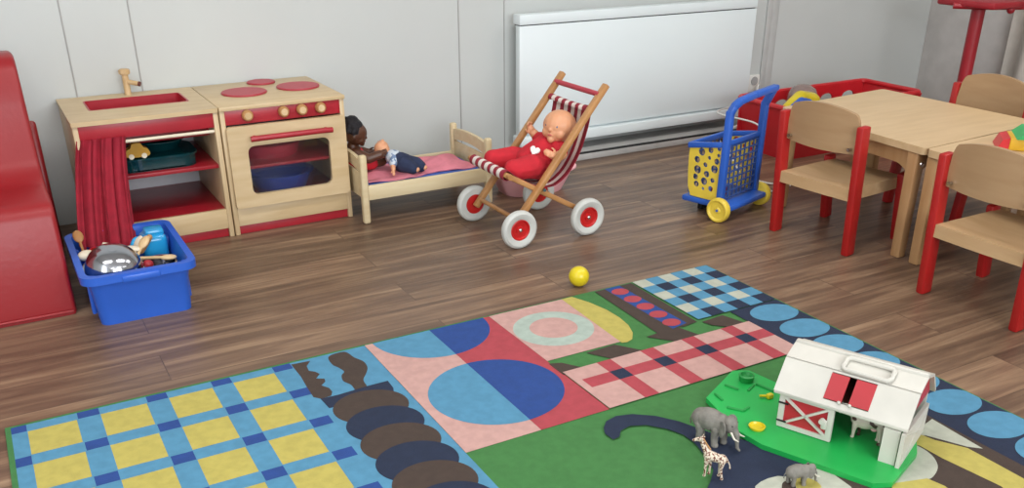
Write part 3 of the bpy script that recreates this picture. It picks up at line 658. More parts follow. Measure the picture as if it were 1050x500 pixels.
for k in range(8): a_ = .014 + k * (WD - .028) / 7; g.beam(T(a_, dep + .008, .07), T(a_, dep + .008, .246), .006, .004, up=tuple(dp), bev=0)
for k in range(8): z = .078 + k * .0235; g.beam(T(.008, dep + .008, z), T(WD - .008, dep + .008, z), .006, .004, bev=0)
obj('front_net_panel', g, 'bluemesh', t)
b = MB()
b.beam(T(-.002, 0, .275), T(-.002, dep + .016, .250), .014, .020, bev=.004); b.beam(T(WD + .002, 0, .275), T(WD + .002, dep + .016, .250), .014, .020, bev=.004)
b.beam(T(0, 0, .276), T(WD, 0, .276), .014, .018, bev=.004); b.beam(T(0, dep + .014, .251), T(WD, dep + .014, .251), .014, .018, bev=.004)
obj('basket_rim', b, 'bluecart', t)
tag(obj('toy_apple', MB().ell(T(.045, .035, .0935), (.03, .03, .0295)), 'redlacq'), 'red toy apple seen inside the trolley behind the yellow panel', 'toy food')

# ------------------------------------------------------------------ red crate with toys
t = thing('toy_crate', 'large red plastic crate with oval holes against the wall behind the table', 'crate', (3.38, 3.04, 0))
x0, x1, y0, y1, zt = 2.985, 3.80, 2.86, 3.20, .232
obj('crate_floor', MB().b2((x0 + .05, y0 + .06, 0), (x1 - .05, y1 - .03, .01), bev=.003), 'redplas', t)
wl = math.hypot(zt, .03)
obj('rear_wall', MB().plate(rrect(x0 + .01, 0, x1 - .01, zt, .012, 3), [circ(x0 + .12 + k * .147, .172, .042, 24, .026) for k in range(5)], .008, KX @ M.Translation((0, 0, y1 - .012))), 'redplas', t)
fr = basis((0, y0 + .06, 0), (1, 0, 0), (0, -.06, zt), None)
obj('front_wall', MB().plate([(x0 + .05, 0), (x1 - .05, 0), (x1, zt * 1.03), (x0, zt * 1.03)], [], .008, fr), 'redplas', t)
for s_, xa, xb in ((0, x0 + .05, x0), (1, x1 - .05, x1)):
    mx = basis((xa, 0, 0), (0, 1, 0), (xb - xa, 0, zt))
    obj('end_wall', MB().plate([(y0 + .05, 0), (y1 - .005, 0), (y1 - .005, zt * 1.02), (y0, zt * 1.02)], [], .008, mx), 'redplas', t)
obj('rim', MB().tube([(p[0], p[1], zt + .002) for p in rrect(x0, y0, x1, y1, .03, 5)], .012, 10, closed=True), 'redplas', t)
# toys peeping over the rim
t = thing('toy_vehicle', 'yellow and blue plastic toy lying on top in the red crate', 'toy', (3.17, 3.0, .15))
obj('yellow_shell', melt(MB().chain([((3.08, 2.96, .205), .045), ((3.17, 3.0, .245), .034), ((3.26, 3.02, .215), .045)]).rc((3.12, 2.94, .16), .05, (3.25, 3.0, .16), .05), .004, 4), 'yellow', t)
obj('blue_bumper', melt(MB().chain([((3.05, 2.91, .225), .026), ((3.1, 2.925, .252), .018), ((3.15, 2.93, .235), .022)]), .003, 3), 'bluecart', t)
tag(obj('toy_dome', MB().lathe([(.07, 0), (.068, .03), (.055, .058), (.03, .074), (0, .08), (0, .077), (.028, .071), (.052, .056), (.064, .03), (.066, 0), (.07, 0)], M.Translation((3.29, 3.10, .2)), 28), 'clear'), 'smoky clear plastic dome behind the yellow toy in the crate', 'toy')
tag(obj('toy_wedge', MB().plate([(-.05, 0), (.05, 0), (.05, .02), (-.05, .11)], [], .05, basis((3.36, 3.13, .13), (1, 0, 0), (0, 0, 1))), 'cream'), 'cream wedge block right of the clear dome in the crate', 'toy')
tag(obj('toy_ball', MB().ell((3.40, 2.82, .034), .034, seg=28, ring=18), 'yellow'), 'yellow ball on the floor under the table beside the red crate', 'ball')

# ------------------------------------------------------------------ tables
def table(q, label, ins, h=.37):
    """q: corners near-left, near-right, far-right, far-left; ins: leg inset from the near / far edge"""
    q = [V((*p, 0)) for p in q]; ctr = sum(q, V()) / 4
    t = thing('nursery_table', label, 'table', (ctr.x, ctr.y, 0), 0, 'low nursery tables')
    top = []
    for i in range(4):
        p, a, b = q[i], (q[i - 1] - q[i]).normalized(), (q[(i + 1) % 4] - q[i]).normalized(); r = .02
        for k in range(6):
            u = k / 5; w = p + a * r * (1 - u) ** 2 + b * r * u ** 2; top.append((w.x, w.y))
    tm = MB().plate(top, [], .022, M.Translation((0, 0, h - .022)))
    obj('tabletop', tm, 'beech_x', t)
    lw = .04; LC = []
    for i, (sx, sy) in enumerate(((1, 1), (-1, 1), (-1, -1), (1, -1))):
        c = q[i] + V((sx * (.006 + lw / 2), sy * ((ins[0] if sy > 0 else ins[1]) + lw / 2), 0)); LC.append(c)
        l = obj('leg', MB().box((c.x, c.y, (h - .022) / 2), (lw, lw, h - .022), bev=.005, taper=.85), 'beech_leg', t)
        obj('leg_bolt', MB().lathe([(.008, 0), (.007, .003), (0, .004)], basis((c.x + .006, c.y - sy * lw / 2, h - .06), (1, 0, 0), (0, 0, 1), (0, -sy, 0)), 16), 'chrome', l)
    for i in range(4):
        a, b = LC[i], LC[(i + 1) % 4]; d = (b - a).normalized(); L = (b - a).length; e = lw / 2 - .004
        n = 8; z0, z1 = h - .07, h - .022; x0, x1 = e, L - e
        pts = [(x0, z1), (x0, z0 - .022)] + [(x0 + .06 * k / n, z0 - .022 + .022 * math.sin(k / n * PI / 2)) for k in range(1, n + 1)] + [(x1 - .06 + .06 * k / n, z0 - .022 * (1 - math.cos(k / n * PI / 2))) for k in range(n + 1)] + [(x1, z1)]
        obj('apron', MB().plate(pts, [], .018, basis(a + d.cross(V((0, 0, 1))) * -.009, d, (0, 0, 1))), 'beech_leg', t)
    return t
table([(2.468, 1.803), (3.11, 1.842), (3.113, 2.52), (2.515, 2.465)], 'low beech nursery table nearer the back wall, bare topped', (.026, .014))
table([(2.44, 1.10), (3.11, 1.10), (3.11, 1.836), (2.466, 1.797)], 'low beech nursery table at the right edge carrying the yellow and green toy', (.014, .002))

# ------------------------------------------------------------------ chairs
def make_chair(label, loc, rz):
    t = thing('nursery_chair', label, 'chair', loc, rz, 'red framed nursery chairs')
    for s_ in (-1, 1):
        y = s_ * .151
        obj('leg', MB().beam((.014, y, 0), (-.008, y, .425), .042, .026, up=(0, 1, 0), bev=.006), 'redframe', t, False)
        obj('leg', MB().beam((.285, y * .98, 0), (.258, y * .98, .236), .040, .026, up=(0, 1, 0), bev=.006), 'redframe', t, False)
    b = MB(); n = 14
    def st(u, v):
        x = -.012 + .285 * u; y = (v - .5) * .276; return V((x, y, .221 - .008 * math.sin(u * PI) * math.sin(v * PI)))
    b.grid(st, 12, 14, .038); obj('seat', b, 'beech', t, False, 40)
    N = 20; HW = .140
    def edge(v):   # top outline of the backrest: rounded shoulders, shallow crown
        k = abs(2 * v - 1); top = .474 - .026 * k ** 2
        if k > .84: top -= .075 * (1 - math.sqrt(max(0, 1 - ((k - .84) / .16) ** 2)))
        return top
    def bk(u, v):
        y = (v - .5) * 2 * HW; z0 = .327 + .006 * (2 * v - 1) ** 2; z = z0 + (edge(v) - z0) * u
        return V((-.004 - .018 * math.cos((v - .5) * PI) - .03 * (z - .32), y, z))
    br = obj('backrest', MB().grid(bk, 8, 40, .014), 'beech_dk', t, False, 40)
    sc = MB()
    for s_ in (-1, 1): sc.cyl((-.024, s_ * .118, .347), (-.012, s_ * .118, .347), .006, seg=12)
    obj('screw', sc, 'chrome', br, False)
    ft = MB()
    return t
c0 = make_chair('red framed beech chair between the table and the blue toy trolley', (2.332, 2.088, 0), math.radians(5.5))
dup(c0, (2.300, 1.452, 0), 0, 'red framed beech chair at the right picture edge, nearest the camera')
dup(c0, (3.222, 2.12, 0), math.radians(180), 'red framed beech chair on the far side of the table before the red stand')
# toy on the second table
t = thing('toy_box', 'yellow toy box with green lid and red ends on the table', 'toy', (2.741, 1.657, .37))
mx = basis((2.741, 1.657, .3705), (.66, -.75, 0), (.75, .66, 0))
obj('box_body', MB().box((.03, 0, .018), (.17, .11, .036), mx=mx, bev=.004), 'toyyellow', t)
obj('lid', MB().plate([(-.07, .036), (.085, .036), (.075, .050), (-.045, .058)], [], .13, mx @ basis((.03, .065, 0), (1, 0, 0), (0, 0, 1))), 'toygreen', t)
obj('red_end', MB().plate([(-.088, .0), (-.055, .0), (-.055, .036), (-.075, .030)], [], .10, mx @ basis((0, .05, 0), (1, 0, 0), (0, 0, 1))), 'redplas', t)
obj('red_flap', MB().plate([(0, 0), (.03, 0), (.045, .05), (.03, .045)], [], .012, mx @ basis((.035, .085, 0), (1, 0, 0), (0, 0, 1))), 'redplas', t)

# ------------------------------------------------------------------ loose yellow ball
t = thing('toy_ball', 'bright yellow ball lying on the wooden floor behind the rug', 'ball', (1.446, 2.155, 0))
obj('ball_shell', MB().ell((1.446, 2.155, .031), .031, seg=36, ring=24), 'yellow', t)
obj('seam_ring', MB().tube([V((1.446, 2.155, .031)) + V((math.cos(a) * .0308, math.sin(a) * .022, math.sin(a) * .0215)) for a in [2 * PI * k / 40 for k in range(40)]], .0006, 6, closed=True), 'yellow', t)

# ================================================================== rug
RC = {}
def rc_(n, h): RC[n] = len(RC); return mat('rug_' + n, h, .95, .07, 45, .6, 700)
RM = [rc_(n, h) for n, h in (('green', '3e753d'), ('lblue', '4f88a8'), ('yellow', 'b4a756'), ('dblue', '234486'), ('pink', 'be968f'), ('red', 'a6414a'), ('brown', '43362f'), ('navy', '1d2840'), ('cream', 'b0b3a4'), ('mint', 'a5b3a9'), ('edge', '3f7a44'))]
rugm = MB(); RX0, RX1, RY0, RY1, RZ = -.126, 1.888, .62, 2.088, .006
rugm.b2((RX0, RY0, 0), (RX1, RY1, RZ), bev=.002, mi=RC['edge'])
lay = [0]
BX = (RX0 + .012, RX1 - .010, RY0 + .01, RY1 - .010)
def clip(p, box):
    for ax_, lim, sg in ((0, box[0], 1), (0, box[1], -1), (1, box[2], 1), (1, box[3], -1)):
        o = []
        for i in range(len(p)):
            a, b = p[i], p[(i + 1) % len(p)]; da, db = (a[ax_] - lim) * sg, (b[ax_] - lim) * sg
            if da >= 0: o.append(a)
            if (da >= 0) != (db >= 0): k = da / (da - db); o.append((a[0] + (b[0] - a[0]) * k, a[1] + (b[1] - a[1]) * k))
        p = o
        if len(p) < 3: return []
    return p
def shape(col, pts, box=None, same=False):
    if not same: lay[0] += 1
    pts = clip([(p[0], p[1]) for p in pts], box or BX)
    q = []
    for p in pts:
        if not q or math.hypot(p[0] - q[-1][0], p[1] - q[-1][1]) > 2e-4: q.append(p)
    if len(q) > 2 and math.hypot(q[0][0] - q[-1][0], q[0][1] - q[-1][1]) < 2e-4: q.pop()
    if len(q) < 3: return
    if sum(a[0] * b[1] - b[0] * a[1] for a, b in zip(q, q[1:] + q[:1])) < 0: q.reverse()
    f = rugm.bm.faces.new([rugm.bm.verts.new((p[0], p[1], RZ + .00008 * lay[0])) for p in q]); f.material_index = RC[col]
def rect(col, x0, x1, y0, y1, **k): shape(col, [(x0, y0), (x1, y0), (x1, y1), (x0, y1)], **k)
def px(pts, off=(0, 0), s=1.0, smooth=False, n=5):
    w = [G(off[0] + p[0] / s, off[1] + p[1] / s, RZ) for p in pts]
    w = [(p.x, p.y) for p in w]
    return [(p.x, p.y) for p in spline([V((a[0], a[1], 0)) for a in w], n)] if smooth else w
def ellp(cx, cy, rx, ry, rot=0, n=40):
    c_, s_ = math.cos(rot), math.sin(rot)
    return [(cx + rx * math.cos(a) * c_ - ry * math.sin(a) * s_, cy + rx * math.cos(a) * s_ + ry * math.sin(a) * c_) for a in [2 * PI * k / n for k in range(n)]]
XA, XB, XC, XD, Y1_, Y2_ = .724, .911, 1.095, 1.338, 1.487, 1.763
rect('green', BX[0], BX[1], BX[2], BX[3])
# plaid
rect('lblue', BX[0], XA, BX[2], BX[3])
gx = [-.106 + .1512 * k for k in range(5)]; gy = [2.066 - .1505 * k for k in range(10)]
lay[0] += 1
for i in range(4):
    for y in gy[:-1]: rect('yellow', gx[i] + .024, gx[i + 1] - .026, y - .128, y - .021, same=True)
lay[0] += 1
for x in gx:
    for y in gy: rect('dblue', x - .023, x + .023, y - .019, y + .019, same=True)
# brown figures and the braid
o2 = ((200, 340), 3.127)
shape('brown', px([(308, 105), (370, 93), (358, 110), (365, 125), (385, 128), (400, 135), (388, 150), (415, 150), (418, 160), (405, 172), (430, 180), (440, 192), (437, 205), (405, 215), (380, 210), (360, 180), (340, 145)], *o2))
shape('brown', px([(428, 80), (470, 65), (490, 68), (510, 82), (540, 95), (553, 115), (548, 135), (540, 155), (552, 180), (520, 190), (500, 170), (475, 158), (470, 140), (478, 128), (460, 115), (440, 105)], *o2, smooth=True))
shape('navy', px([(402, 215), (430, 245), (440, 243), (470, 228), (530, 218), (638, 198), (636, 180), (618, 157), (560, 172), (520, 184), (460, 202)], *o2))
for k in range(8):
    cyy = 1.773 - k * .0875; shape('brown' if k % 2 == 0 else 'navy', ellp(.622, cyy, .088, .078, -.22))
# circles
rect('pink', XA, XB, Y1_, BX[3]); rect('red', XB, XC, Y1_, BX[3])
for cyy in (2.078, 1.695):
    R0 = .165; sgn = (BX[0], XB, BX[2], BX[3]), (XB, BX[1], BX[2], BX[3])
    shape('lblue', ellp(XB, cyy, R0, R0 if cyy > 2 else .158, n=72), box=sgn[0]); shape('dblue', ellp(XB, cyy, R0, R0 if cyy > 2 else .158, n=72), box=sgn[1])
# square with the ring
rect('pink', XC, XD, Y2_, BX[3])
shape('mint', ellp(1.212, 1.922, .112, .108, n=56)); shape('pink', ellp(1.214, 1.925, .067, .064, n=48))
o4 = ((500, 270), 3.844); o5 = ((600, 260), 3.844)
shape('yellow', px([(290, 142), (330, 133), (400, 155), (470, 185), (520, 215), (555, 245), (572, 275), (570, 300), (550, 312), (530, 315)], *o4))
shape('brown', px([(240, 397), (290, 393), (390, 415), (300, 442)], *o4)); shape('brown', px([(388, 355), (500, 322), (615, 345), (495, 378)], *o4))
shape('brown', px([(38, 152), (180, 118), (440, 270), (390, 290), (360, 290), (460, 325), (375, 352), (340, 345), (240, 330), (285, 315)], *o5))
shape('dblue', px([(75, 141), (130, 126), (400, 275), (345, 298)], *o5))
for p in ((138, 152), (187, 181), (237, 210), (288, 241), (340, 273)):
    q = px([p], *o5)[0]; shape('red', ellp(q[0], q[1], .027, .023))
shape('brown', px([(460, 272), (540, 245), (630, 275), (575, 293), (500, 284)], *o5))
# navy border with ovals
XE = 1.703
rect('navy', XE, BX[1], BX[2], 1.766); 
for k in range(11):
    cyy = 1.70 - .1165 * k; shape('lblue', ellp(1.808, cyy, .0745, .054, -.05) if k != 5 else ellp(1.808, cyy, .0745, .054))
# gingham
x0, x1, y0, y1 = 1.590, BX[1], 1.768, BX[3]; cw, chh = (x1 - x0) / 6, (y1 - y0) / 6
rect('lblue', x0, x1, y0, y1); lay[0] += 1
for i in range(6):
    for j in range(6):
        if (i + j) % 2 == 0: rect('cream' if j % 2 == 0 else 'navy', x0 + i * cw, x0 + (i + 1) * cw, y1 - (j + 1) * chh, y1 - j * chh, same=True)
# red plaid strip
rect('pink', XC, XE, Y1_, 1.690)
lay[0] += 1; rect('red', XC + .02, XE, 1.589, 1.634, same=True); sx = [1.217 + .1352 * k for k in range(4)]
lay[0] += 1
for x in sx: rect('red', x - .021, x + .021, Y1_, 1.690, same=True)
lay[0] += 1
for x in sx: rect('navy', x - .021, x + .021, 1.589, 1.634, same=True)
# navy animal with its curled tail
o8 = ((600, 380), 4.168); o9 = ((750, 440), 8.08); o7 = ((880, 370), 3.847)
XEb = (BX[0], XE, BX[2], Y1_)
shape('brown', [(1.15, BX[2]), (XE, BX[2]), (XE, 1.25), (1.38, 1.05), (1.2, .98)], box=XEb)
shape('navy', px([(120, 300), (85, 275), (79, 250), (90, 222), (130, 200), (200, 191), (300, 199), (400, 222), (470, 247), (540, 272), (640, 292), (760, 325), (870, 372), (960, 420), (1000, 470), (900, 560), (740, 640), (500, 640), (505, 540), (535, 480), (548, 430), (520, 380), (470, 318), (420, 280), (350, 255), (260, 238), (190, 242), (152, 262), (146, 288)], *o8), box=XEb)
shape('cream', px([(195, 485), (240, 448), (300, 420), (380, 400), (440, 405), (560, 390), (600, 330), (660, 300), (720, 330), (850, 390), (985, 487), (1100, 640), (700, 720), (200, 640)], *o9), box=XEb)
shape('brown', px([(415, 485), (430, 450), (470, 435), (500, 445), (530, 485), (520, 560), (430, 560)], *o9, smooth=True), box=XEb)
shape('yellow', px([(530, 485), (500, 440), (560, 415), (640, 420), (700, 440), (745, 487), (700, 560), (570, 560)], *o9), box=XEb)
shape('cream', px([(200, 300), (290, 235), (490, 352), (430, 345), (340, 320), (265, 300)], *o7), box=XEb)
shape('yellow', px([(200, 290), (255, 300), (300, 318), (430, 350), (650, 470), (720, 520), (640, 560), (560, 500), (330, 390), (240, 340), (180, 330)], *o7), box=XEb)
shape('cream', px([(180, 330), (240, 345), (290, 380), (312, 420), (300, 455), (270, 475), (180, 485), (135, 485), (150, 420)], *o7, smooth=True), box=XEb)
shape('yellow', px([(130, 490), (180, 483), (270, 470), (340, 500), (500, 620), (140, 620)], *o7), box=XEb)
tag(obj('play_rug', rugm, RM, ang=30), 'big colourful patchwork play rug on the wooden floor', 'rug')

# ================================================================== toy barn
BZ = RZ + .004
t = thing('toy_barn', 'white and red toy barn on a green farmyard base', 'toy barn', (1.42, 1.12, BZ))
base = [G(*k, .018) for k in [(751, 381), (768, 381), (797, 394)]]; lo_ = [G(*k, .018) for k in [(940, 466), (915, 496), (895, 497), (781, 457), (754, 441), (724, 409)]]
poly = [(p.x, p.y) for p in base] + [(1.56, 1.30), (1.655, 1.10)] + [(p.x, p.y) for p in lo_]
if sum(a[0] * b_[1] - b_[0] * a[1] for a, b_ in zip(poly, poly[1:] + poly[:1])) < 0: poly.reverse()
bp = MB().plate(poly, [], .012, M.Translation((0, 0, BZ))); bpo = obj('farmyard_base', bp, 'barngreen', t)
BT = BZ + .012
A0 = V((1.362, 1.233, BT)); A1 = V((1.467, .995, BT)); ux = (A1 - A0); LB = ux.length; ux.normalize(); uy = V((-ux.y, ux.x, 0)); 
if uy.x < 0: uy = -uy
DB = .18
Bm = lambda a, d, z: A0 + ux * a + uy * d + V((0, 0, z))
FRB = basis(A0, ux, (0, 0, 1), uy)         # local x along front, y up, z into the barn
HE, HF, HR = .092, .145, .160
p = G(765, 390, BT); obj('raised_well', MB().lathe([(.010, 0), (.016, .0), (.019, .016), (.015, .018), (.010, .010), (0, .008), (0, 0)], M.Translation((p.x, p.y, BT - .001)), 20), 'greend', bpo)
for a_, b_ in (((743, 395), (757, 400)), ((767, 401), (773, 395)), ((775, 394), (794, 402)), ((733, 404), (741, 411)), ((745, 418), (762, 422)), ((762, 422), (768, 418))):
    obj('raised_fence', MB().beam(G(*a_, BT), G(*b_, BT), .006, .010, bev=.002), 'greend', bpo)
p = G(776, 438.5, BT); obj('feeding_dish', MB().lathe([(0, 0), (.016, 0), (.0185, .006), (.0165, .0065), (.0145, .002), (0, .0018)], M.Translation((p.x, p.y, BT)), 28), 'yellow', t)
p = G(789, 408, BT); obj('yellow_tap', MB().box((p.x, p.y, BT + .006), (.016, .012, .012), bev=.003).cyl((p.x - .02, p.y + .012, BT + .006), (p.x, p.y, BT + .006), .003), 'yellow', t)
# walls
LD = LB * .47
fw = MB().plate([(0, 0), (.012, 0), (.012, HE), (0, HE)], [], .006, FRB @ M.Translation((0, 0, .002))).plate([(0, HE - .010), (LB, HE - .010), (LB, HE + .004), (0, HE + .004)], [], .006, FRB @ M.Translation((0, 0, .002)))
obj('front_wall', fw, 'barnwhite', t)
dr = obj('stable_door', MB().plate([(.004, .002), (LD, .002), (LD, HE - .008), (.004, HE - .008)], [[(.016, .012), (LD - .012, .012), (LD - .012, HE - .016), (.016, HE - .016)]], .008, FRB @ M.Translation((0, 0, -.008))), 'barnwhite', t)
obj('red_boards', MB().plate([(.012, .008), (LD - .008, .008), (LD - .008, HE - .012), (.012, HE - .012)], [], .004, FRB @ M.Translation((0, 0, -.004))), 'barnred', dr)
xb = MB()
for s_ in (0, 1):
    p, q = ((.016, .012), (LD - .012, HE - .016)) if s_ else ((.016, HE - .016), (LD - .012, .012))
    xb.beam(FRB @ V((p[0], p[1], -.006)), FRB @ V((q[0], q[1], -.006)), .005, .006, up=tuple(uy), bev=0)
obj('cross_brace', xb, 'barnwhite', dr)
obj('door_latch', MB().box((0, 0, 0), (.012, .022, .008), mx=FRB @ M.Translation((LD - .016, .042, -.012)), bev=.003).cyl(FRB @ V((LD - .02, .05, -.01)), FRB @ V((LD - .02, .05, -.02)), .006), 'barnwhite', dr)
hg = MB()
for z in (.018, .062): hg.box((0, 0, 0), (.022, .003, .003), mx=FRB @ M.Translation((.014, z, -.010)), bev=0)
obj('hinge', hg, 'black', dr)
obj('rear_wall', MB().plate([(0, 0), (LB, 0), (LB, HE), (0, HE)], [], .005, FRB @ M.Translation((0, 0, DB - .006))), 'barnwhite', t)
gm = lambda a: basis(Bm(a, 0, 0), uy, (0, 0, 1), ux)
obj('end_wall', MB().plate([(0, 0), (DB, 0), (DB, HE), (DB - .042, HF), (DB / 2, HR), (.042, HF), (0, HE)], [], .005, gm(.002)), 'barnwhite', t)
obj('red_gable', MB().plate([(0.004, HE), (DB - .004, HE), (DB - .042, HF), (DB / 2, HR), (.042, HF)], [], .004, gm(LB - .002)), 'barnred', t)
# right end door, standing slightly ajar with a folded front leaf
ed = obj('end_door', MB().plate([(-.020, .0), (DB - .018, 0), (DB - .018, HE - .022), (-.020, HE - .012)], [], .008, gm(LB + .002)), 'barnwhite', t)
xb = MB()
for s_ in (0, 1):
    p, q = ((-.012, .008), (DB - .026, HE - .030)) if s_ else ((-.012, HE - .02), (DB - .026, .008))
    xb.beam(gm(LB + .010) @ V((p[0], p[1], 0)), gm(LB + .010) @ V((q[0], q[1], 0)), .004, .002, up=tuple(ux), bev=0)
obj('door_ribs', xb, 'barnwhite', ed)
obj('folded_leaf', MB().plate([(LB - .034, 0), (LB - .001, 0), (LB - .001, HE - .012), (LB - .034, HE - .012)], [], .006, FRB @ M.Translation((0, 0, -.014))), 'barnwhite', t)
# gambrel roof
def slope(a0, a1, p0, p1, th=.005):
    (d0, z0), (d1, z1) = p0, p1
    m = basis(Bm(a0, d0, z0), ux, (Bm(a0, d1, z1) - Bm(a0, d0, z0))); n = m.to_3x3().col[2]
    L = math.hypot(d1 - d0, z1 - z0)
    return m, L
ov_ = .010
E_, F_, Rg = (-.010, HE - .006), (.040, HF), (DB / 2, HR + .002)
o2_ = .011; LR = LB + ov_ + o2_
m1, L1 = slope(-ov_, 0, E_, F_)
h0, h1 = LB * .40, LB * .76
lower = MB().plate([(0, 0), (LR, 0), (LR, L1), (0, L1)], [[(h0, .012), (h1, .012), (h1, L1 + .0 - .004), (h0, L1 - .004)]], .006, m1)
sd = V((m1.to_3x3().col[2]))
rf = obj('roof', lower, 'barnwhite', t)
m2, L2 = slope(-ov_, 0, F_, Rg)
up = MB().plate([(0, 0), (LR, 0), (LR, L2), (0, L2)], [], .006, m2)
E2, F2 = (DB + .010, HE - .006), (DB - .040, HF)
m3, L3 = slope(-ov_, 0, Rg, F2); up.plate([(0, 0), (LR, 0), (LR, L3), (0, L3)], [], .006, m3)
m4, L4 = slope(-ov_, 0, F2, E2); up.plate([(0, 0), (LR, 0), (LR, L4), (0, L4)], [], .006, m4)
obj('upper_roof', up, 'barnwhite', t)
obj('eave_ridge', MB().beam(Bm(-ov_, E_[0], E_[1]), Bm(LB + o2_, E_[0], E_[1]), .008, .008, bev=.002).beam(Bm(-ov_, DB / 2, HR + .006), Bm(LB + o2_, DB / 2, HR + .006), .014, .012, bev=.004), 'barnwhite', t)
hw = (h1 - h0)
obj('loft_floor', MB().plate([(.004, .012), (LB - .012, .012), (LB - .012, DB - .02), (.004, DB - .02)], [], .003, basis(Bm(0, 0, HE - .004), ux, uy)), 'barndark', t)  # reddish brown plate seen through the gap between the hatch shutters
obj('hatch_shutter', MB().plate([(h0, .014), (h0 + hw * .40, .014), (h0 + hw * .40, L1 - .006), (h0, L1 - .006)], [], .004, m1 @ M.Translation((0, 0, .003))), 'barnred', t)
obj('hatch_shutter', MB().plate([(h0 + hw * .56, .014), (h1, .014), (h1, L1 - .006), (h0 + hw * .56, L1 - .006)], [], .004, m1 @ M.Translation((0, 0, .003))), 'barnred', t)
kb = MB()
for a_ in (.36, .60): kb.ell(m1 @ V((h0 + hw * a_, .012, .010)), .004)
obj('hatch_catch', kb, 'barnwhite', t)
hp_ = rrect(LB * .46, .002, LB * .84, .040, .010, 4)
obj('carry_handle', MB().tube([m2 @ V((p[0], p[1], .011)) for p in hp_], .0052, 10, closed=True), 'barnwhite', t)

# ------------------------------------------------------------------ animals
def animal(name, label, cat, loc, heading, h, build, m, vox):
    t = thing(name, label, cat, loc, heading)
    b = MB(); extra = build(b, h)
    body = obj('body', melt(b, vox, 2), m, t, False, 80)
    for n_, mb_, mm in extra: obj(n_, mb_, mm, t, False, 80)
    return t
def elephant(b, s):
    q = lambda x, y, z: V((x, y, z)) * s
    b.ell(q(-.12, 0, .66), (.46 * s, .29 * s, .31 * s)); b.ell(q(-.38, 0, .62), (.26 * s, .26 * s, .28 * s)); b.ell(q(.18, 0, .66), (.28 * s, .25 * s, .27 * s))
    b.ell(q(.46, 0, .72), (.21 * s, .19 * s, .24 * s)); b.ell(q(.50, 0, .84), (.13 * s, .13 * s, .12 * s)); b.rc(q(.26, 0, .70), .21 * s, q(.42, 0, .72), .18 * s)
    b.chain([(q(.56, 0, .68), .11 * s), (q(.68, 0, .50), .08 * s), (q(.71, 0, .28), .058 * s), (q(.73, 0, .13), .046 * s), (q(.80, 0, .07), .036 * s)])
    for x, y, k in ((.22, .15, .03), (.16, -.15, -.03), (-.40, .15, -.03), (-.34, -.15, .04)):
        b.chain([(q(x, y, .52), .135 * s), (q(x + k, y, .28), .10 * s), (q(x + k * .5, y, .055), .092 * s)]); b.rc(q(x + k * .5, y, .05), .095 * s, q(x + k * .5 + .03, y, .045), .09 * s)
    for y in (1, -1):
        b.ell(q(.38, y * .25, .68), (.15 * s, .035 * s, .22 * s), M.Rotation(y * .5, 3, 'Z')); b.ell(q(.36, y * .27, .53), (.10 * s, .03 * s, .13 * s), M.Rotation(y * .5, 3, 'Z'))
    b.chain([(q(-.62, 0, .66), .03 * s), (q(-.70, 0, .48), .02 * s), (q(-.69, .02, .32), .026 * s)])
    ex = []
    for y in (1, -1):
        c = MB().chain([(q(.56, y * .1, .56), .034 * s), (q(.70, y * .15, .43), .028 * s), (q(.82, y * .16, .42), .012 * s)]); ex.append(('tusk', c, 'tusk'))
        ex.append(('eye', MB().ell(q(.60, y * .145, .78), .018 * s), 'black'))
    return ex
def giraffe(b, s):
    q = lambda x, y, z: V((x, y, z)) * s
    b.rc(q(-.16, 0, .50), .10 * s, q(.12, 0, .54), .125 * s); b.ell(q(-.17, 0, .50), (.13 * s, .11 * s, .12 * s))
    b.chain([(q(.14, 0, .58), .10 * s), (q(.24, 0, .74), .065 * s), (q(.32, 0, .90), .05 * s)])
    b.chain([(q(.32, 0, .92), .055 * s), (q(.40, 0, .90), .045 * s), (q(.49, 0, .85), .034 * s)])
    for y in (1, -1):
        b.rc(q(.31, y * .03, .95), .018 * s, q(.29, y * .035, 1.02), .016 * s); b.ell(q(.27, y * .08, .93), (.02 * s, .05 * s, .025 * s))
    for x, y, k in ((.14, .06, .02), (.10, -.06, -.02), (-.20, .06, -.03), (-.16, -.06, .02)):
        hind = x < 0
        b.chain([(q(x, y, .46), .065 * s), (q(x + (.02 if hind else k), y, .27), .036 * s), (q(x + k, y, .03), .026 * s)]); b.rc(q(x + k, y, .028), .032 * s, q(x + k + .02, y, .026), .03 * s)
    b.chain([(q(-.28, 0, .54), .02 * s), (q(-.36, 0, .40), .015 * s), (q(-.37, 0, .30), .022 * s)])
    return [('eye', MB().ell(q(.39, y * .045, .93), .013 * s), 'black') for y in (1, -1)] + [('mane', MB().chain([(q(.10, 0, .70), .02 * s), (q(.18, 0, .80), .018 * s), (q(.265, 0, .93), .015 * s)]), 'strollwood')]
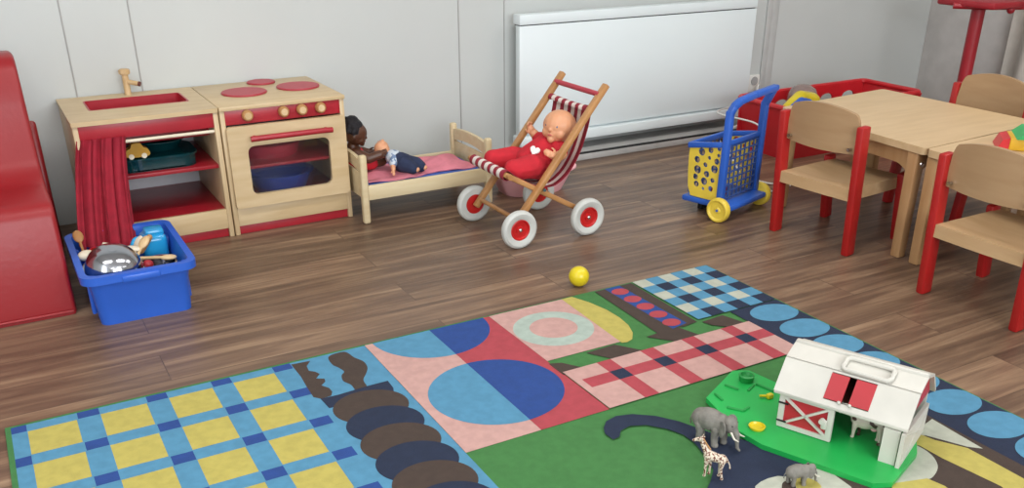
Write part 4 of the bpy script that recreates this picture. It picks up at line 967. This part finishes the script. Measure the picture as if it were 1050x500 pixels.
def cow(b, s):
    q = lambda x, y, z: V((x, y, z)) * s
    b.rc(q(-.36, 0, .64), .19 * s, q(.26, 0, .62), .21 * s); b.ell(q(.1, 0, .55), (.36 * s, .21 * s, .2 * s))
    b.rc(q(.38, 0, .72), .15 * s, q(.56, 0, .80), .11 * s); b.chain([(q(.58, 0, .82), .12 * s), (q(.70, 0, .74), .09 * s), (q(.78, 0, .68), .075 * s)])
    for y in (1, -1):
        b.rc(q(.55, y * .1, .87), .03 * s, q(.53, y * .2, .86), .025 * s); b.rc(q(.60, y * .07, .92), .022 * s, q(.62, y * .12, .99), .012 * s)
    for x, y, k in ((.28, .11, .02), (.22, -.11, -.02), (-.42, .11, -.03), (-.36, -.11, .02)):
        b.chain([(q(x, y, .50), .10 * s), (q(x + k, y, .26), .055 * s), (q(x + k, y, .04), .045 * s)]); b.rc(q(x + k, y, .045), .05 * s, q(x + k + .03, y, .04), .045 * s)
    b.chain([(q(-.55, 0, .70), .02 * s), (q(-.60, 0, .48), .016 * s), (q(-.60, 0, .34), .028 * s)])
    return [('udder', MB().ell(q(-.22, 0, .42), (.1 * s, .09 * s, .07 * s)), 'pinkplas')]
ZR = RZ + .0045
def hd(dx, dy): return math.atan2(dy, dx)
animal('toy_elephant', 'large grey toy elephant with white tusks beside the green farmyard base', 'toy animal', (1.203, 1.258, ZR), hd(.34, -.94), .081, elephant, 'eleph', .0014)
animal('toy_elephant', 'small grey toy elephant calf in front of the green farmyard base', 'toy animal', (1.252, 1.052, ZR), hd(.92, -.40), .047, elephant, 'eleph', .0009)
animal('toy_giraffe', 'small spotted toy giraffe in front of the large grey elephant', 'toy animal', (1.117, 1.157, ZR), hd(-.62, .78), .090, giraffe, 'giraffe', .0012)
cp_ = Bm(LB * .68, .052, 0)
animal('toy_cow', 'brown and white toy cow standing inside the open barn', 'toy animal', tuple(cp_), hd(-ux.x, -ux.y), .074, cow, 'cow', .0012)

# ================================================================== light
def area(name, loc, size, power, color, rot=(0, 0, 0)):
    l = bpy.data.lights.new(name, 'AREA'); l.shape = 'RECTANGLE'; l.size, l.size_y = size; l.energy = power; l.color = color
    o = bpy.data.objects.new(name, l); COL.objects.link(o); o.location = loc; o.rotation_euler = rot; return o
for x in (-.6, 1.4, 3.4):
    for y, e in ((-1.2, 9), (1.7, 21)):
        area('ceiling_lamp', (x, y, CH - .03), (1.2, .3), e, (1, .98, .95))
area('window_light', (LX + .05, .6, 1.5), (2.4, 1.3), 30, (.90, .95, 1.0), (0, -PI / 2, 0))
area('window_light', (.8, FY + .05, 1.5), (3.0, 1.3), 130, (.92, .96, 1.0), (PI / 2, 0, 0))
w = bpy.data.worlds.new('world'); scn.world = w; w.use_nodes = True
w.node_tree.nodes['Background'].inputs[0].default_value = (.8, .85, .9, 1); w.node_tree.nodes['Background'].inputs[1].default_value = .3
vs = scn.view_settings; vs.view_transform = 'Standard'; vs.look = 'None'; vs.gamma = 1; vs.use_curve_mapping = False; vs.exposure = .10
scn.cycles.use_denoising = True
